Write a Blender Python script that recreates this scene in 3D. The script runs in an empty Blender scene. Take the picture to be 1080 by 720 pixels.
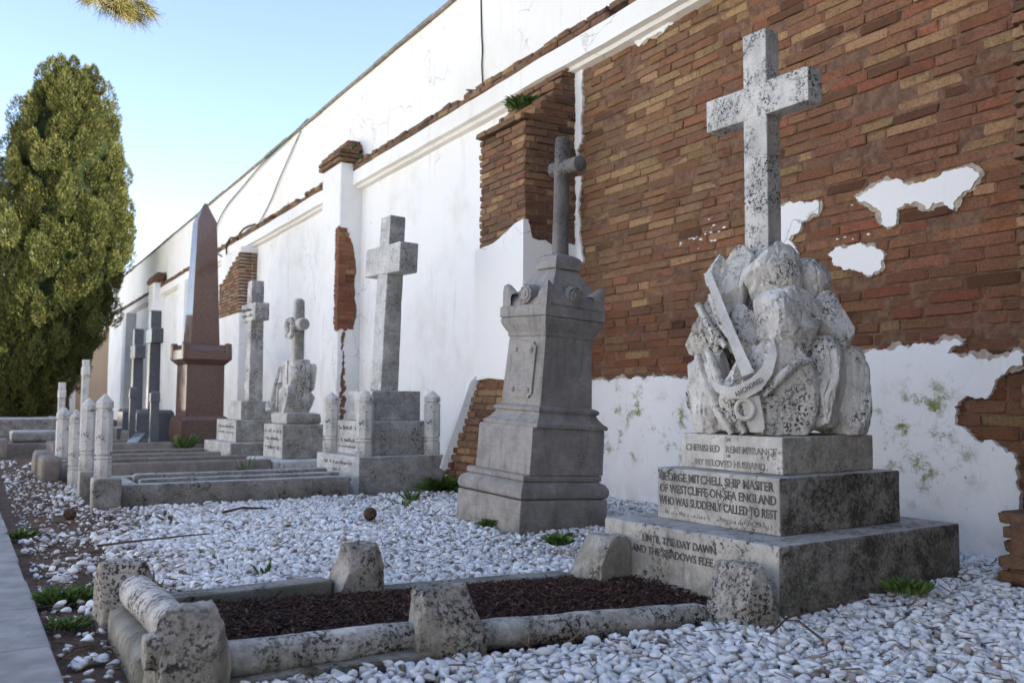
import bpy, bmesh, math, random
import numpy as np
from mathutils.geometry import tessellate_polygon
from mathutils import Vector, Matrix, noise as mnoise
R = math.radians
rng = random.Random(7)
nrng = np.random.default_rng(11)
scene = bpy.context.scene
COL = scene.collection

# ------------------------------------------------------------------ camera, sky, sun, exposure
F, VPX, HOR, ROLL, EYE = 940.0, -20.0, 422.0, 0.006, 0.90
yaw = math.atan((540 - VPX) / F); pitch = math.atan((HOR - 360) / F)
fv = Vector((math.sin(yaw) * math.cos(pitch), math.cos(yaw) * math.cos(pitch), math.sin(pitch)))
rv = Vector((math.cos(yaw), -math.sin(yaw), 0)); uv = rv.cross(fv)
rv, uv = rv * math.cos(ROLL) + uv * math.sin(ROLL), uv * math.cos(ROLL) - rv * math.sin(ROLL)
cd = bpy.data.cameras.new('camera'); cam = bpy.data.objects.new('camera', cd); COL.objects.link(cam)
m3 = Matrix((rv, uv, -fv)).transposed().to_4x4(); m3.translation = (0, 0, EYE); cam.matrix_world = m3
cd.sensor_width = 36; cd.lens = 36 * F / 1080; cd.clip_end = 3000; cd.clip_start = 0.05
cd.dof.use_dof = True; cd.dof.focus_distance = 4.8; cd.dof.aperture_fstop = 3.5
scene.camera = cam

SUN_DIR = Vector((1.0, -0.72, 0.86)).normalized()
w = bpy.data.worlds.new('World'); scene.world = w; w.use_nodes = True
nt = w.node_tree; nt.nodes.clear()
sky = nt.nodes.new('ShaderNodeTexSky'); sky.sky_type = 'NISHITA'; sky.sun_disc = False
sky.sun_elevation = math.asin(SUN_DIR.z); sky.sun_rotation = math.atan2(SUN_DIR.x, SUN_DIR.y)
sky.air_density = 0.9; sky.dust_density = 0.8; sky.ozone_density = 2.5
bg = nt.nodes.new('ShaderNodeBackground'); bg.inputs[1].default_value = 0.12
ow = nt.nodes.new('ShaderNodeOutputWorld')
tint = nt.nodes.new('ShaderNodeMix'); tint.data_type = 'RGBA'; tint.blend_type = 'MULTIPLY'; tint.inputs[0].default_value = 1.0
tint.inputs[7].default_value = (1.15, 1.005, 0.925, 1)
nt.links.new(sky.outputs[0], tint.inputs[6]); nt.links.new(tint.outputs[2], bg.inputs[0]); nt.links.new(bg.outputs[0], ow.inputs[0])
sl = bpy.data.lights.new('sun', 'SUN'); sl.energy = 5.0; sl.angle = R(0.5); sl.color = (1.0, 0.93, 0.82)
so = bpy.data.objects.new('sun', sl); COL.objects.link(so)
so.rotation_euler = (-SUN_DIR).to_track_quat('-Z', 'Y').to_euler(); so.location = (12, -8, 14)
scene.view_settings.view_transform = 'Standard'; scene.view_settings.look = 'None'
scene.view_settings.gamma = 1.0; scene.view_settings.exposure = 1.86
scene.view_settings.use_curve_mapping = False

# ------------------------------------------------------------------ material helpers
class NT:
    def __init__(s, name):
        s.m = bpy.data.materials.new(name); s.m.use_nodes = True
        s.t = s.m.node_tree; s.t.nodes.clear()
        s.o = s.n('ShaderNodeOutputMaterial'); s.b = s.n('ShaderNodeBsdfPrincipled')
        s.l(s.b.outputs[0], s.o.inputs[0])
        s.tc = s.n('ShaderNodeTexCoord')
    def n(s, k): return s.t.nodes.new(k)
    def l(s, a, b): s.t.links.new(a, b)
    def noise(s, scale, detail=6, rough=0.6, stretch=None, off=0.0, dist=0.0):
        x = s.n('ShaderNodeTexNoise'); x.inputs['Scale'].default_value = scale
        x.inputs['Detail'].default_value = detail; x.inputs['Roughness'].default_value = rough
        x.inputs['Distortion'].default_value = dist
        mp = s.n('ShaderNodeMapping'); mp.inputs['Location'].default_value = (off, off * 1.7, off * 0.6)
        if stretch: mp.inputs['Scale'].default_value = stretch
        s.l(s.tc.outputs['Object'], mp.inputs[0]); s.l(mp.outputs[0], x.inputs['Vector'])
        return x.outputs['Fac']
    def voro(s, scale, feature='F1', rand=1.0, off=0.0):
        x = s.n('ShaderNodeTexVoronoi'); x.feature = feature; x.inputs['Scale'].default_value = scale
        x.inputs['Randomness'].default_value = rand
        mp = s.n('ShaderNodeMapping'); mp.inputs['Location'].default_value = (off, off, off)
        s.l(s.tc.outputs['Object'], mp.inputs[0]); s.l(mp.outputs[0], x.inputs['Vector'])
        return x.outputs['Distance']
    def ramp(s, fac, lo, hi, a=0.0, b=1.0):
        x = s.n('ShaderNodeMapRange'); x.clamp = True
        x.interpolation_type = 'SMOOTHSTEP'
        for i, v in ((1, lo), (2, hi), (3, a), (4, b)): x.inputs[i].default_value = v
        s.l(fac, x.inputs[0]); return x.outputs[0]
    def math(s, op, a, b=None):
        x = s.n('ShaderNodeMath'); x.operation = op
        for i, v in enumerate((a, b)):
            if v is None: continue
            if isinstance(v, (int, float)): x.inputs[i].default_value = v
            else: s.l(v, x.inputs[i])
        return x.outputs[0]
    def mix(s, fac, a, b, mode='MIX'):
        x = s.n('ShaderNodeMix'); x.data_type = 'RGBA'; x.blend_type = mode
        if isinstance(fac, (int, float)): x.inputs[0].default_value = fac
        else: s.l(fac, x.inputs[0])
        for i, v in ((6, a), (7, b)):
            if isinstance(v, tuple): x.inputs[i].default_value = (*v[:3], 1)
            else: s.l(v, x.inputs[i])
        return x.outputs[2]
    def color(s, c):
        if isinstance(c, tuple): s.b.inputs['Base Color'].default_value = (*c, 1)
        else: s.l(c, s.b.inputs['Base Color'])
    def rough(s, v):
        if isinstance(v, (int, float)): s.b.inputs['Roughness'].default_value = v
        else: s.l(v, s.b.inputs['Roughness'])
    def bump(s, h, strength=0.5, dist=0.01):
        x = s.n('ShaderNodeBump'); x.inputs['Strength'].default_value = strength
        x.inputs['Distance'].default_value = dist
        s.l(h, x.inputs['Height'])
        if s.b.inputs['Normal'].is_linked:
            s.l(s.b.inputs['Normal'].links[0].from_socket, x.inputs['Normal'])
        s.l(x.outputs[0], s.b.inputs['Normal'])
    def sepnormal(s):
        x = s.n('ShaderNodeSeparateXYZ'); s.l(s.tc.outputs['Normal'], x.inputs[0]); return x.outputs
    def sepobj(s):
        x = s.n('ShaderNodeSeparateXYZ'); s.l(s.tc.outputs['Object'], x.inputs[0]); return x.outputs

def stone_mat(name, light, dark, speck=0.5, speck_scale=60, stain=0.5, side_dirt_shade=0.0, dirt_shade_col=(0.09, 0.08, 0.06), rough=0.8, veins=0.0, off=0.0, bump=0.4):
    m = NT(name)
    g = m.noise(5, 8, 0.65, off=off)
    base = m.mix(m.ramp(g, 0.35, 0.68), light, dark)
    grain = m.noise(140, 3, 0.7, off=off)
    base = m.mix(m.math('MULTIPLY', m.ramp(grain, 0.45, 0.75), 0.45), base, tuple(c * 0.45 for c in dark))
    if veins:
        v = m.noise(9, 5, 0.6, stretch=(0.5, 0.5, 4), off=off + 3, dist=2.0)
        base = m.mix(m.math('MULTIPLY', m.ramp(v, 0.5, 0.62), veins), base, tuple(c * 0.55 for c in dark))
    # rain streaks
    st = m.noise(7, 5, 0.6, stretch=(3.0, 3.0, 0.35), off=off + 7)
    base = m.mix(m.math('MULTIPLY', m.ramp(st, 0.50, 0.74), stain), base, dirt_shade_col)
    if side_dirt_shade:
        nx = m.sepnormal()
        f = m.ramp(m.math('MULTIPLY', nx[1], -1.0), 0.3, 0.8)  # faces toward -Y: lichen dirt plus their shade painted into the colour
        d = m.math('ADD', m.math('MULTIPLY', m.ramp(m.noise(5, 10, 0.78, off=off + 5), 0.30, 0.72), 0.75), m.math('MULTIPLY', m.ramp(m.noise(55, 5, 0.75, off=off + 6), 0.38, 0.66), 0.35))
        base = m.mix(m.math('MULTIPLY', m.math('MULTIPLY', f, m.math('ADD', d, 0.25)), side_dirt_shade), base, dirt_shade_col)
    # green damp creeping up from the ground
    zz = m.sepobj()[2]
    base = m.mix(m.math('MULTIPLY', m.math('MULTIPLY', m.ramp(zz, 0.22, 0.0), m.ramp(m.noise(9, 7, 0.72, off=off + 23), 0.40, 0.62)), 0.55), base, (0.10, 0.10, 0.055))
    # black lichen specks gathered in patches
    msk = m.ramp(m.noise(4.2, 8, 0.68, off=off + 11), 0.66 - 0.25 * speck, 0.80 - 0.22 * speck)
    sp = m.ramp(m.noise(speck_scale, 4, 0.65, off=off + 2), 0.66, 0.55, 0, 1)
    spk = m.ramp(m.noise(speck_scale, 5, 0.72, off=off + 2), 0.585 - 0.06 * speck, 0.61 - 0.06 * speck)
    spk2 = m.ramp(m.noise(speck_scale * 0.42, 9, 0.80, off=off + 9), 0.60 - 0.045 * speck, 0.63 - 0.045 * speck)
    haze = m.ramp(m.noise(speck_scale * 0.3, 9, 0.78, off=off + 19), 0.46, 0.70)
    base = m.mix(m.math('MULTIPLY', m.math('MULTIPLY', haze, msk), 0.55 * speck), base, (0.10, 0.095, 0.085))
    s = m.math('MAXIMUM', m.math('MULTIPLY', spk, m.math('MULTIPLY', msk, 0.96)), m.math('MULTIPLY', spk2, m.math('MULTIPLY', msk, 0.9)))
    base = m.mix(s, base, (0.016, 0.015, 0.014))
    m.color(base); m.rough(rough)
    m.bump(m.noise(60, 6, 0.7, off=off), bump, 0.004)
    m.bump(m.math('SUBTRACT', 1.0, s), 0.5, 0.004)
    m.b.inputs['Specular IOR Level'].default_value = 0.35
    return m.m

def simple_mat(name, col, col2=None, scale=20, rough=0.8, bump=0.3, dist=0.004, spec=0.3):
    m = NT(name)
    if col2: m.color(m.mix(m.ramp(m.noise(scale, 6, 0.65), 0.35, 0.65), col, col2))
    else: m.color(col)
    m.rough(rough); m.b.inputs['Specular IOR Level'].default_value = spec
    if bump: m.bump(m.noise(scale * 2.5, 5, 0.6), bump, dist)
    return m.m

def island_mat(name, stops, rough=0.7, bump=0.3, scale=80, noise_amt=0.25, spec=0.4):
    m = NT(name)
    g = m.n('ShaderNodeNewGeometry'); cr = m.n('ShaderNodeValToRGB')
    e = cr.color_ramp.elements
    while len(e) < len(stops): e.new(0.5)
    for el, (p, c) in zip(e, stops): el.position = p; el.color = (*c, 1)
    m.l(g.outputs['Random Per Island'], cr.inputs[0])
    c = m.mix(m.math('MULTIPLY', m.ramp(m.noise(scale, 5, 0.6), 0.4, 0.7), noise_amt), cr.outputs[0], tuple(v * 0.4 for v in stops[0][1]))
    m.color(c); m.rough(rough); m.b.inputs['Specular IOR Level'].default_value = spec
    if bump: m.bump(m.noise(scale, 5, 0.6), bump, 0.004)
    return m.m

def vcol_mat(name, rough=0.9, scale=60, bump=0.6, dist=0.008):
    m = NT(name)
    a = m.n('ShaderNodeAttribute'); a.attribute_name = 'tint'
    n = m.noise(scale, 6, 0.7); n2 = m.noise(9, 6, 0.7, off=4)
    c = m.mix(m.math('MULTIPLY', m.ramp(n, 0.4, 0.7), 0.55), a.outputs['Color'], (0.05, 0.03, 0.02))
    c = m.mix(m.math('MULTIPLY', m.ramp(n2, 0.5, 0.72), 0.55), c, (0.07, 0.042, 0.028))
    c = m.mix(m.math('MULTIPLY', m.ramp(m.noise(1.7, 7, 0.72, off=13), 0.50, 0.70), 0.50), c, (0.075, 0.042, 0.027))
    c = m.mix(m.math('MULTIPLY', m.ramp(m.noise(5, 6, 0.7, off=9), 0.62, 0.8), 0.12), c, (0.38, 0.33, 0.28))
    m.color(c); m.rough(rough); m.b.inputs['Specular IOR Level'].default_value = 0.15
    m.bump(m.noise(scale * 0.5, 7, 0.75), bump, dist)
    return m.m

def plaster_mat(name, white=(0.80, 0.79, 0.77), tint=(0.60, 0.565, 0.49), moss=0.0, streak=0.4, off=0.0):
    m = NT(name)
    c = m.mix(m.math('MULTIPLY', m.ramp(m.noise(0.9, 7, 0.65, off=off), 0.44, 0.70), 0.55), white, tint)
    st = m.noise(2.2, 6, 0.7, stretch=(3, 3, 0.25), off=off + 3)
    c = m.mix(m.math('MULTIPLY', m.ramp(st, 0.55, 0.8), streak), c, (0.42, 0.41, 0.39))
    c = m.mix(m.math('MULTIPLY', m.ramp(m.noise(30, 4, 0.7, off=off + 1), 0.66, 0.72), 0.35), c, (0.40, 0.36, 0.30))
    cw = m.n('ShaderNodeTexVoronoi'); cw.feature = 'DISTANCE_TO_EDGE'; cw.inputs['Scale'].default_value = 0.9
    wn = m.n('ShaderNodeTexNoise'); wn.inputs['Scale'].default_value = 1.6; wn.inputs['Detail'].default_value = 8; m.l(m.tc.outputs['Object'], wn.inputs['Vector'])
    av = m.n('ShaderNodeVectorMath'); av.operation = 'MULTIPLY_ADD'; av.inputs[1].default_value = (1.1, 1.1, 1.1); m.l(wn.outputs['Color'], av.inputs[0]); m.l(m.tc.outputs['Object'], av.inputs[2]); m.l(av.outputs[0], cw.inputs['Vector'])
    ck = m.math('MULTIPLY', m.ramp(cw.outputs['Distance'], 0.006, 0.001), m.ramp(m.noise(0.7, 3, 0.5, off=off + 31), 0.50, 0.58))
    c = m.mix(m.math('MULTIPLY', ck, 0.15 if moss else 0.6), c, (0.30, 0.28, 0.25))
    fk = m.math('MULTIPLY', m.ramp(m.noise(7, 9, 0.7, off=off + 37), 0.655, 0.67), m.ramp(m.noise(0.8, 3, 0.5, off=off + 41), 0.48, 0.60))
    c = m.mix(m.math('MULTIPLY', fk, 0.75), c, (0.44, 0.39, 0.32))
    if moss:
        z = m.sepobj()[2]
        band = m.math('MULTIPLY', m.ramp(z, 0.12, 0.45), m.ramp(z, 1.25, 0.85))
        k = m.math('MULTIPLY', m.ramp(m.noise(5.5, 8, 0.72, stretch=(1, 1, 1.2), off=off + 6), 0.51, 0.66), m.ramp(m.noise(1.6, 3, 0.5, off=off + 8), 0.38, 0.56))
        c = m.mix(m.math('MULTIPLY', m.math('MULTIPLY', k, band), moss), c, (0.20, 0.21, 0.06))
        kk = m.math('MULTIPLY', m.ramp(m.noise(9, 8, 0.75, off=off + 16), 0.615, 0.68), band)
        c = m.mix(m.math('MULTIPLY', kk, moss * 0.7), c, (0.10, 0.09, 0.05))
        low = m.math('MULTIPLY', m.ramp(z, 0.35, 0.0), m.ramp(m.noise(3, 6, 0.7, off=off + 2), 0.4, 0.7))
        c = m.mix(m.math('MULTIPLY', low, 0.35), c, (0.36, 0.34, 0.30))
    m.color(c); m.bump(m.math('SUBTRACT', 1.0, fk if moss else m.math('MAXIMUM', ck, fk)), 0.6, 0.006); m.rough(0.85); m.b.inputs['Specular IOR Level'].default_value = 0.2
    m.bump(m.noise(2.5, 6, 0.6, off=off), 0.5, 0.02); m.bump(m.noise(45, 5, 0.6, off=off), 0.25, 0.004)
    return m.m

def granite_mat(name, a, b, c, rough=0.12):
    m = NT(name)
    x = m.mix(m.ramp(m.noise(70, 4, 0.8), 0.42, 0.58), a, b)
    x = m.mix(m.ramp(m.noise(90, 3, 0.7, off=4), 0.57, 0.63), x, c)
    m.color(x); m.rough(m.ramp(m.noise(4, 4, 0.6), 0.3, 0.7, rough * 0.8, rough * 1.6)); m.b.inputs['Specular IOR Level'].default_value = 0.5
    return m.m

M = {}
M['marble'] = stone_mat('weathered_marble', (0.62, 0.60, 0.56), (0.42, 0.405, 0.375), speck=0.65, speck_scale=48, stain=0.35, side_dirt_shade=0.85, dirt_shade_col=(0.13, 0.12, 0.095))
M['marble_rock'] = stone_mat('lichened_marble', (0.74, 0.72, 0.68), (0.46, 0.44, 0.41), speck=0.9, speck_scale=60, stain=0.4, side_dirt_shade=0.4, dirt_shade_col=(0.15, 0.135, 0.11), off=2.0, bump=0.7)
M['marble_cross'] = stone_mat('cross_marble', (0.66, 0.64, 0.60), (0.46, 0.445, 0.42), speck=0.95, speck_scale=60, stain=0.35, side_dirt_shade=0.6, dirt_shade_col=(0.12, 0.11, 0.10), off=5.0)
M['anchor'] = stone_mat('anchor_marble', (0.66, 0.64, 0.60), (0.50, 0.48, 0.45), speck=0.35, speck_scale=60, stain=0.25, off=3.0)
M['plinth'] = stone_mat('plinth_marble', (0.5, 0.48, 0.44), (0.32, 0.305, 0.28), speck=0.8, speck_scale=42, stain=0.35, side_dirt_shade=1.0, dirt_shade_col=(0.045, 0.038, 0.028), off=9.0)
M['grey_marble'] = stone_mat('grey_marble', (0.36, 0.335, 0.31), (0.23, 0.215, 0.20), speck=0.4, speck_scale=60, stain=0.5, side_dirt_shade=0.55, dirt_shade_col=(0.10, 0.095, 0.09), veins=0.25, off=13.0)
M['vein_marble'] = stone_mat('veined_marble', (0.64, 0.63, 0.61), (0.44, 0.435, 0.42), speck=0.65, speck_scale=45, stain=0.3, side_dirt_shade=0.75, dirt_shade_col=(0.11, 0.105, 0.095), veins=0.4, off=17.0)
M['white_marble'] = stone_mat('white_marble', (0.70, 0.685, 0.65), (0.52, 0.51, 0.48), speck=0.65, speck_scale=36, stain=0.3, side_dirt_shade=0.2, dirt_shade_col=(0.22, 0.21, 0.19), off=21.0)
M['kerb'] = stone_mat('kerb_stone', (0.33, 0.31, 0.275), (0.2, 0.187, 0.165), speck=0.85, speck_scale=34, stain=0.5, side_dirt_shade=0.7, dirt_shade_col=(0.09, 0.08, 0.065), off=25.0, bump=0.7)
M['rail'] = stone_mat('rail_stone', (0.64, 0.62, 0.58), (0.42, 0.40, 0.37), speck=1.05, speck_scale=52, stain=0.5, side_dirt_shade=0.35, dirt_shade_col=(0.10, 0.09, 0.075), off=29.0, bump=0.7)
M['rough_stone'] = stone_mat('rough_stone', (0.50, 0.465, 0.41), (0.27, 0.245, 0.21), speck=1.05, speck_scale=58, stain=0.55, side_dirt_shade=0.4, dirt_shade_col=(0.10, 0.085, 0.065), off=33.0, bump=1.0)
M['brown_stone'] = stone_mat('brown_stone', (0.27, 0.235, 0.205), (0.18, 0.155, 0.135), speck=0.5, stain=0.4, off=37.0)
M['dark_marble'] = stone_mat('dark_marble', (0.22, 0.205, 0.19), (0.12, 0.112, 0.105), speck=0.8, speck_scale=50, stain=0.5, side_dirt_shade=0.5, dirt_shade_col=(0.06, 0.055, 0.05), off=47.0)
M['pale_kerb'] = stone_mat('pale_kerb', (0.50, 0.485, 0.455), (0.32, 0.31, 0.29), speck=0.75, speck_scale=34, stain=0.4, side_dirt_shade=0.9, dirt_shade_col=(0.12, 0.11, 0.095), off=41.0)
M['red_granite'] = granite_mat('red_granite', (0.17, 0.095, 0.068), (0.085, 0.050, 0.040), (0.03, 0.026, 0.025))
M['dark_granite'] = granite_mat('dark_granite', (0.12, 0.125, 0.135), (0.075, 0.078, 0.085), (0.18, 0.185, 0.19), 0.18)
M['brick'] = vcol_mat('old_brick')
M['mortar'] = simple_mat('mortar', (0.21, 0.12, 0.075), (0.12, 0.068, 0.043), 16, 0.95, 0.9, 0.015)
M['plaster'] = plaster_mat('white_plaster')
M['plaster_up'] = plaster_mat('upper_plaster', (0.82, 0.80, 0.76), (0.72, 0.68, 0.60), streak=0.3, off=14)
M['plaster_low'] = plaster_mat('mossy_plaster', (0.80, 0.79, 0.78), (0.68, 0.66, 0.62), moss=1.0, streak=0.2, off=5)
M['scratch_coat'] = simple_mat('scratch_coat', (0.46, 0.39, 0.31), (0.32, 0.26, 0.20), 18, 0.95, 0.9, 0.01)
M['plaster_patch'] = plaster_mat('patch_plaster', (0.82, 0.81, 0.79), (0.74, 0.72, 0.68), streak=0.1, off=9)
M['brown_plaster'] = plaster_mat('brown_plaster', (0.27, 0.19, 0.12), (0.20, 0.14, 0.09), off=19)
M['coping'] = simple_mat('coping', (0.34, 0.30, 0.25), (0.20, 0.18, 0.15), 6, 0.9, 0.6)
M['concrete'] = simple_mat('concrete', (0.36, 0.35, 0.345), (0.24, 0.235, 0.23), 5, 0.85, 0.5, 0.004)
M['soil'] = simple_mat('soil', (0.16, 0.105, 0.07), (0.085, 0.058, 0.04), 9, 0.95, 1.0, 0.03)
M['mulch_soil'] = simple_mat('mulch_soil', (0.045, 0.028, 0.022), (0.022, 0.015, 0.012), 14, 0.95, 1.0, 0.03)
M['mulch'] = island_mat('mulch', [(0, (0.05, 0.022, 0.016)), (0.5, (0.075, 0.03, 0.02)), (0.85, (0.03, 0.018, 0.014)), (1.0, (0.17, 0.11, 0.07))], 0.9, 0.3)
M['pebble'] = island_mat('pebble', [(0, (0.58, 0.58, 0.58)), (0.3, (0.78, 0.78, 0.78)), (0.75, (0.86, 0.86, 0.86)), (0.93, (0.60, 0.58, 0.55)), (0.975, (0.34, 0.27, 0.22)), (1, (0.14, 0.11, 0.09))], 0.6, 0.35, 70, 0.10, 0.35)
M['litter'] = island_mat('litter', [(0, (0.05, 0.03, 0.02)), (0.5, (0.16, 0.085, 0.045)), (1, (0.24, 0.16, 0.09))], 0.9, 0)
M['leaf'] = island_mat('weed_leaf', [(0, (0.045, 0.10, 0.018)), (0.6, (0.075, 0.14, 0.028)), (1, (0.13, 0.16, 0.04))], 0.6, 0, 40, 0.1)
M['cypress'] = island_mat('cypress_foliage', [(0, (0.036, 0.056, 0.016)), (0.5, (0.090, 0.104, 0.028)), (0.85, (0.155, 0.148, 0.044)), (1, (0.20, 0.165, 0.06))], 0.75, 0, 30, 0.1, 0.15)
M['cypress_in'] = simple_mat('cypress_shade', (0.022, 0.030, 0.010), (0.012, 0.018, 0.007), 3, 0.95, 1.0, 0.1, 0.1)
M['bark'] = simple_mat('bark', (0.13, 0.09, 0.06), (0.06, 0.042, 0.03), 12, 0.95, 1.0, 0.02)
M['needle'] = island_mat('pine_needle', [(0, (0.10, 0.12, 0.02)), (0.5, (0.20, 0.18, 0.035)), (1, (0.32, 0.22, 0.06))], 0.6, 0)
M['lead'] = simple_mat('lead_letter', (0.055, 0.055, 0.058), (0.16, 0.155, 0.145), 30, 0.7, 0.2)
M['worn_lead'] = simple_mat('worn_lead_letter', (0.16, 0.15, 0.14), (0.33, 0.31, 0.29), 30, 0.8, 0.2)
M['black_cable'] = simple_mat('black_rubber', (0.02, 0.02, 0.02), None, 5, 0.6, 0)
M['green_cable'] = simple_mat('green_cable', (0.05, 0.10, 0.06), None, 5, 0.6, 0)
M['grey_cable'] = simple_mat('grey_cable', (0.32, 0.32, 0.30), None, 5, 0.6, 0)
M['far_ground'] = simple_mat('sandy_ground', (0.52, 0.47, 0.38), (0.44, 0.39, 0.31), 2, 0.95, 0.6, 0.03)

# ------------------------------------------------------------------ object helpers
def link(o, parent=None):
    COL.objects.link(o)
    if parent is not None: o.parent = parent
    return o
def finish(me, smooth):
    if smooth:
        me.shade_smooth()
        if smooth < 179: me.set_sharp_from_angle(angle=R(smooth))
def obj(name, bm, mat, parent=None, smooth=0):
    if isinstance(bm, bmesh.types.BMesh):
        bmesh.ops.recalc_face_normals(bm, faces=bm.faces)
        me = bpy.data.meshes.new(name); bm.to_mesh(me); bm.free()
    else: me = bm; me.name = name
    me.materials.clear(); me.materials.append(mat); finish(me, smooth)
    return link(bpy.data.objects.new(name, me), parent)
def tag(o, label=None, cat=None, group=None, kind=None):
    if label: o['label'] = label
    if cat: o['category'] = cat
    if group: o['group'] = group
    if kind: o['kind'] = kind
    return o
def thing(name, label, cat, loc=(0, 0, 0), rz=0.0, group=None):
    o = link(bpy.data.objects.new(name, None)); o.location = loc; o.rotation_euler = (0, 0, rz)
    o.empty_display_size = 0.2
    return tag(o, label, cat, group)
def mesh_np(name, verts, faces):
    me = bpy.data.meshes.new(name); verts = np.asarray(verts, np.float32); faces = np.asarray(faces, np.int32)
    k = faces.shape[1]
    me.vertices.add(len(verts)); me.vertices.foreach_set('co', verts.ravel())
    me.loops.add(faces.size); me.loops.foreach_set('vertex_index', faces.ravel())
    me.polygons.add(len(faces)); me.polygons.foreach_set('loop_start', np.arange(0, faces.size, k, dtype=np.int32))
    me.update(calc_edges=True); me.validate(); return me

def worn_box(bm, x0, x1, y0, y1, z0, z1, r=0.012, wear=0.5, cell=0.06, seed=0.0, chip=0.6, taper=None):
    """a squared stone with rounded, unevenly chipped arrises"""
    c = Vector(((x0 + x1) / 2, (y0 + y1) / 2, (z0 + z1) / 2)); h = Vector(((x1 - x0) / 2, (y1 - y0) / 2, (z1 - z0) / 2))
    r = min(r, min(h) * 0.6); R2 = r * 2.6
    def lines(hh):
        n = max(1, int((2 * hh - 2 * R2) / cell)) if 2 * hh > 2 * R2 + 0.01 else 1
        a = [-hh, -hh + r * 0.5, -hh + r] + ([-hh + R2] if hh > R2 else [])
        inner = hh - (R2 if hh > R2 else r)
        mid = [-inner + 2 * inner * i / n for i in range(1, n)]
        b = sorted(-t for t in a)
        return sorted(set(round(t, 6) for t in a + mid + b))
    L = [lines(h.x), lines(h.y), lines(h.z)]
    vd = {}
    def V(p):
        k = tuple(round(t, 5) for t in p)
        if k in vd: return vd[k]
        P = Vector(p) + c
        n = mnoise.noise(P * 6 + Vector((seed, seed * 1.3, 0))); n2 = mnoise.noise(P * 19 + Vector((0, seed, seed)))
        rr = r * (1 + chip * max(0, n + 0.5 * n2) * 2.0); rr = min(rr, min(h) * 0.9)
        q = Vector((max(-h.x + rr, min(h.x - rr, p[0])), max(-h.y + rr, min(h.y - rr, p[1])), max(-h.z + rr, min(h.z - rr, p[2]))))
        d = Vector(p) - q
        s = q + d.normalized() * rr if d.length > rr else Vector(p)
        if wear:
            nn = mnoise.noise(P * 11 + Vector((seed, 5, 2))) * 0.5 + mnoise.noise(P * 4 + Vector((seed, 1, 9)))
            dirn = Vector([(1 if abs(abs(p[i]) - h[i]) < 1e-5 else 0) * math.copysign(1, p[i]) for i in range(3)])
            s = s + dirn * nn * r * 0.35 * wear
        s = s + c
        if taper: s = taper(s)
        v = bm.verts.new(s); vd[k] = v; return v
    for ax in range(3):
        a, b = [(1, 2), (0, 2), (0, 1)][ax]
        for sgn in (-1, 1):
            for i in range(len(L[a]) - 1):
                for j in range(len(L[b]) - 1):
                    pts = []
                    for (u, v) in ((i, j), (i + 1, j), (i + 1, j + 1), (i, j + 1)):
                        p = [0, 0, 0]; p[ax] = sgn * h[ax]; p[a] = L[a][u]; p[b] = L[b][v]; pts.append(V(p))
                    if len(set(pts)) == 4:
                        try: bm.faces.new(pts)
                        except ValueError: pass
def stone(name, dims, mat, parent=None, **k):
    bm = bmesh.new(); worn_box(bm, *dims, **k); return obj(name, bm, mat, parent, 40)
def cbox(cx, cy, sx, sy, z0, z1): return (cx - sx / 2, cx + sx / 2, cy - sy / 2, cy + sy / 2, z0, z1)

def loft(bm, rings, n=4, center=(0, 0), corner=0.0, seg=1):
    """rings: (half_x, half_y, z); n=4 gives a square plan with seg cuts per side, n>4 a regular polygon"""
    rows = []
    for hx, hy, z in rings:
        row = []
        if n == 4:
            cs = [(-hx, -hy), (hx, -hy), (hx, hy), (-hx, hy)]
            for i in range(4):
                a, b = cs[i], cs[(i + 1) % 4]
                for k in range(seg):
                    t = k / seg; row.append((a[0] + (b[0] - a[0]) * t, a[1] + (b[1] - a[1]) * t, z))
        else:
            for i in range(n):
                a = 2 * math.pi * (i + 0.5) / n; row.append((hx * math.cos(a), hy * math.sin(a), z))
        rows.append([bm.verts.new((p[0] + center[0], p[1] + center[1], p[2])) for p in row])
    for r0, r1 in zip(rows, rows[1:]):
        k = len(r0)
        for i in range(k): bm.faces.new((r0[i], r0[(i + 1) % k], r1[(i + 1) % k], r1[i]))
    bm.faces.new(rows[0][::-1]); bm.faces.new(rows[-1])

def tube(bm, pts, radii, n=8, cap=True):
    pts = [Vector(p) for p in pts]; rows = []
    if isinstance(radii, (int, float)): radii = [radii] * len(pts)
    up = Vector((0.13, 0.31, 1)).normalized()
    for i, p in enumerate(pts):
        t = (pts[min(i + 1, len(pts) - 1)] - pts[max(i - 1, 0)]).normalized()
        a = t.cross(up)
        if a.length < 1e-3: a = t.cross(Vector((1, 0, 0)))
        a.normalize(); b = t.cross(a)
        rows.append([bm.verts.new(p + (a * math.cos(2 * math.pi * k / n) + b * math.sin(2 * math.pi * k / n)) * radii[i]) for k in range(n)])
    for r0, r1 in zip(rows, rows[1:]):
        for k in range(n): bm.faces.new((r0[k], r0[(k + 1) % n], r1[(k + 1) % n], r1[k]))
    if cap: bm.faces.new(rows[0][::-1]); bm.faces.new(rows[-1])

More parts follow.
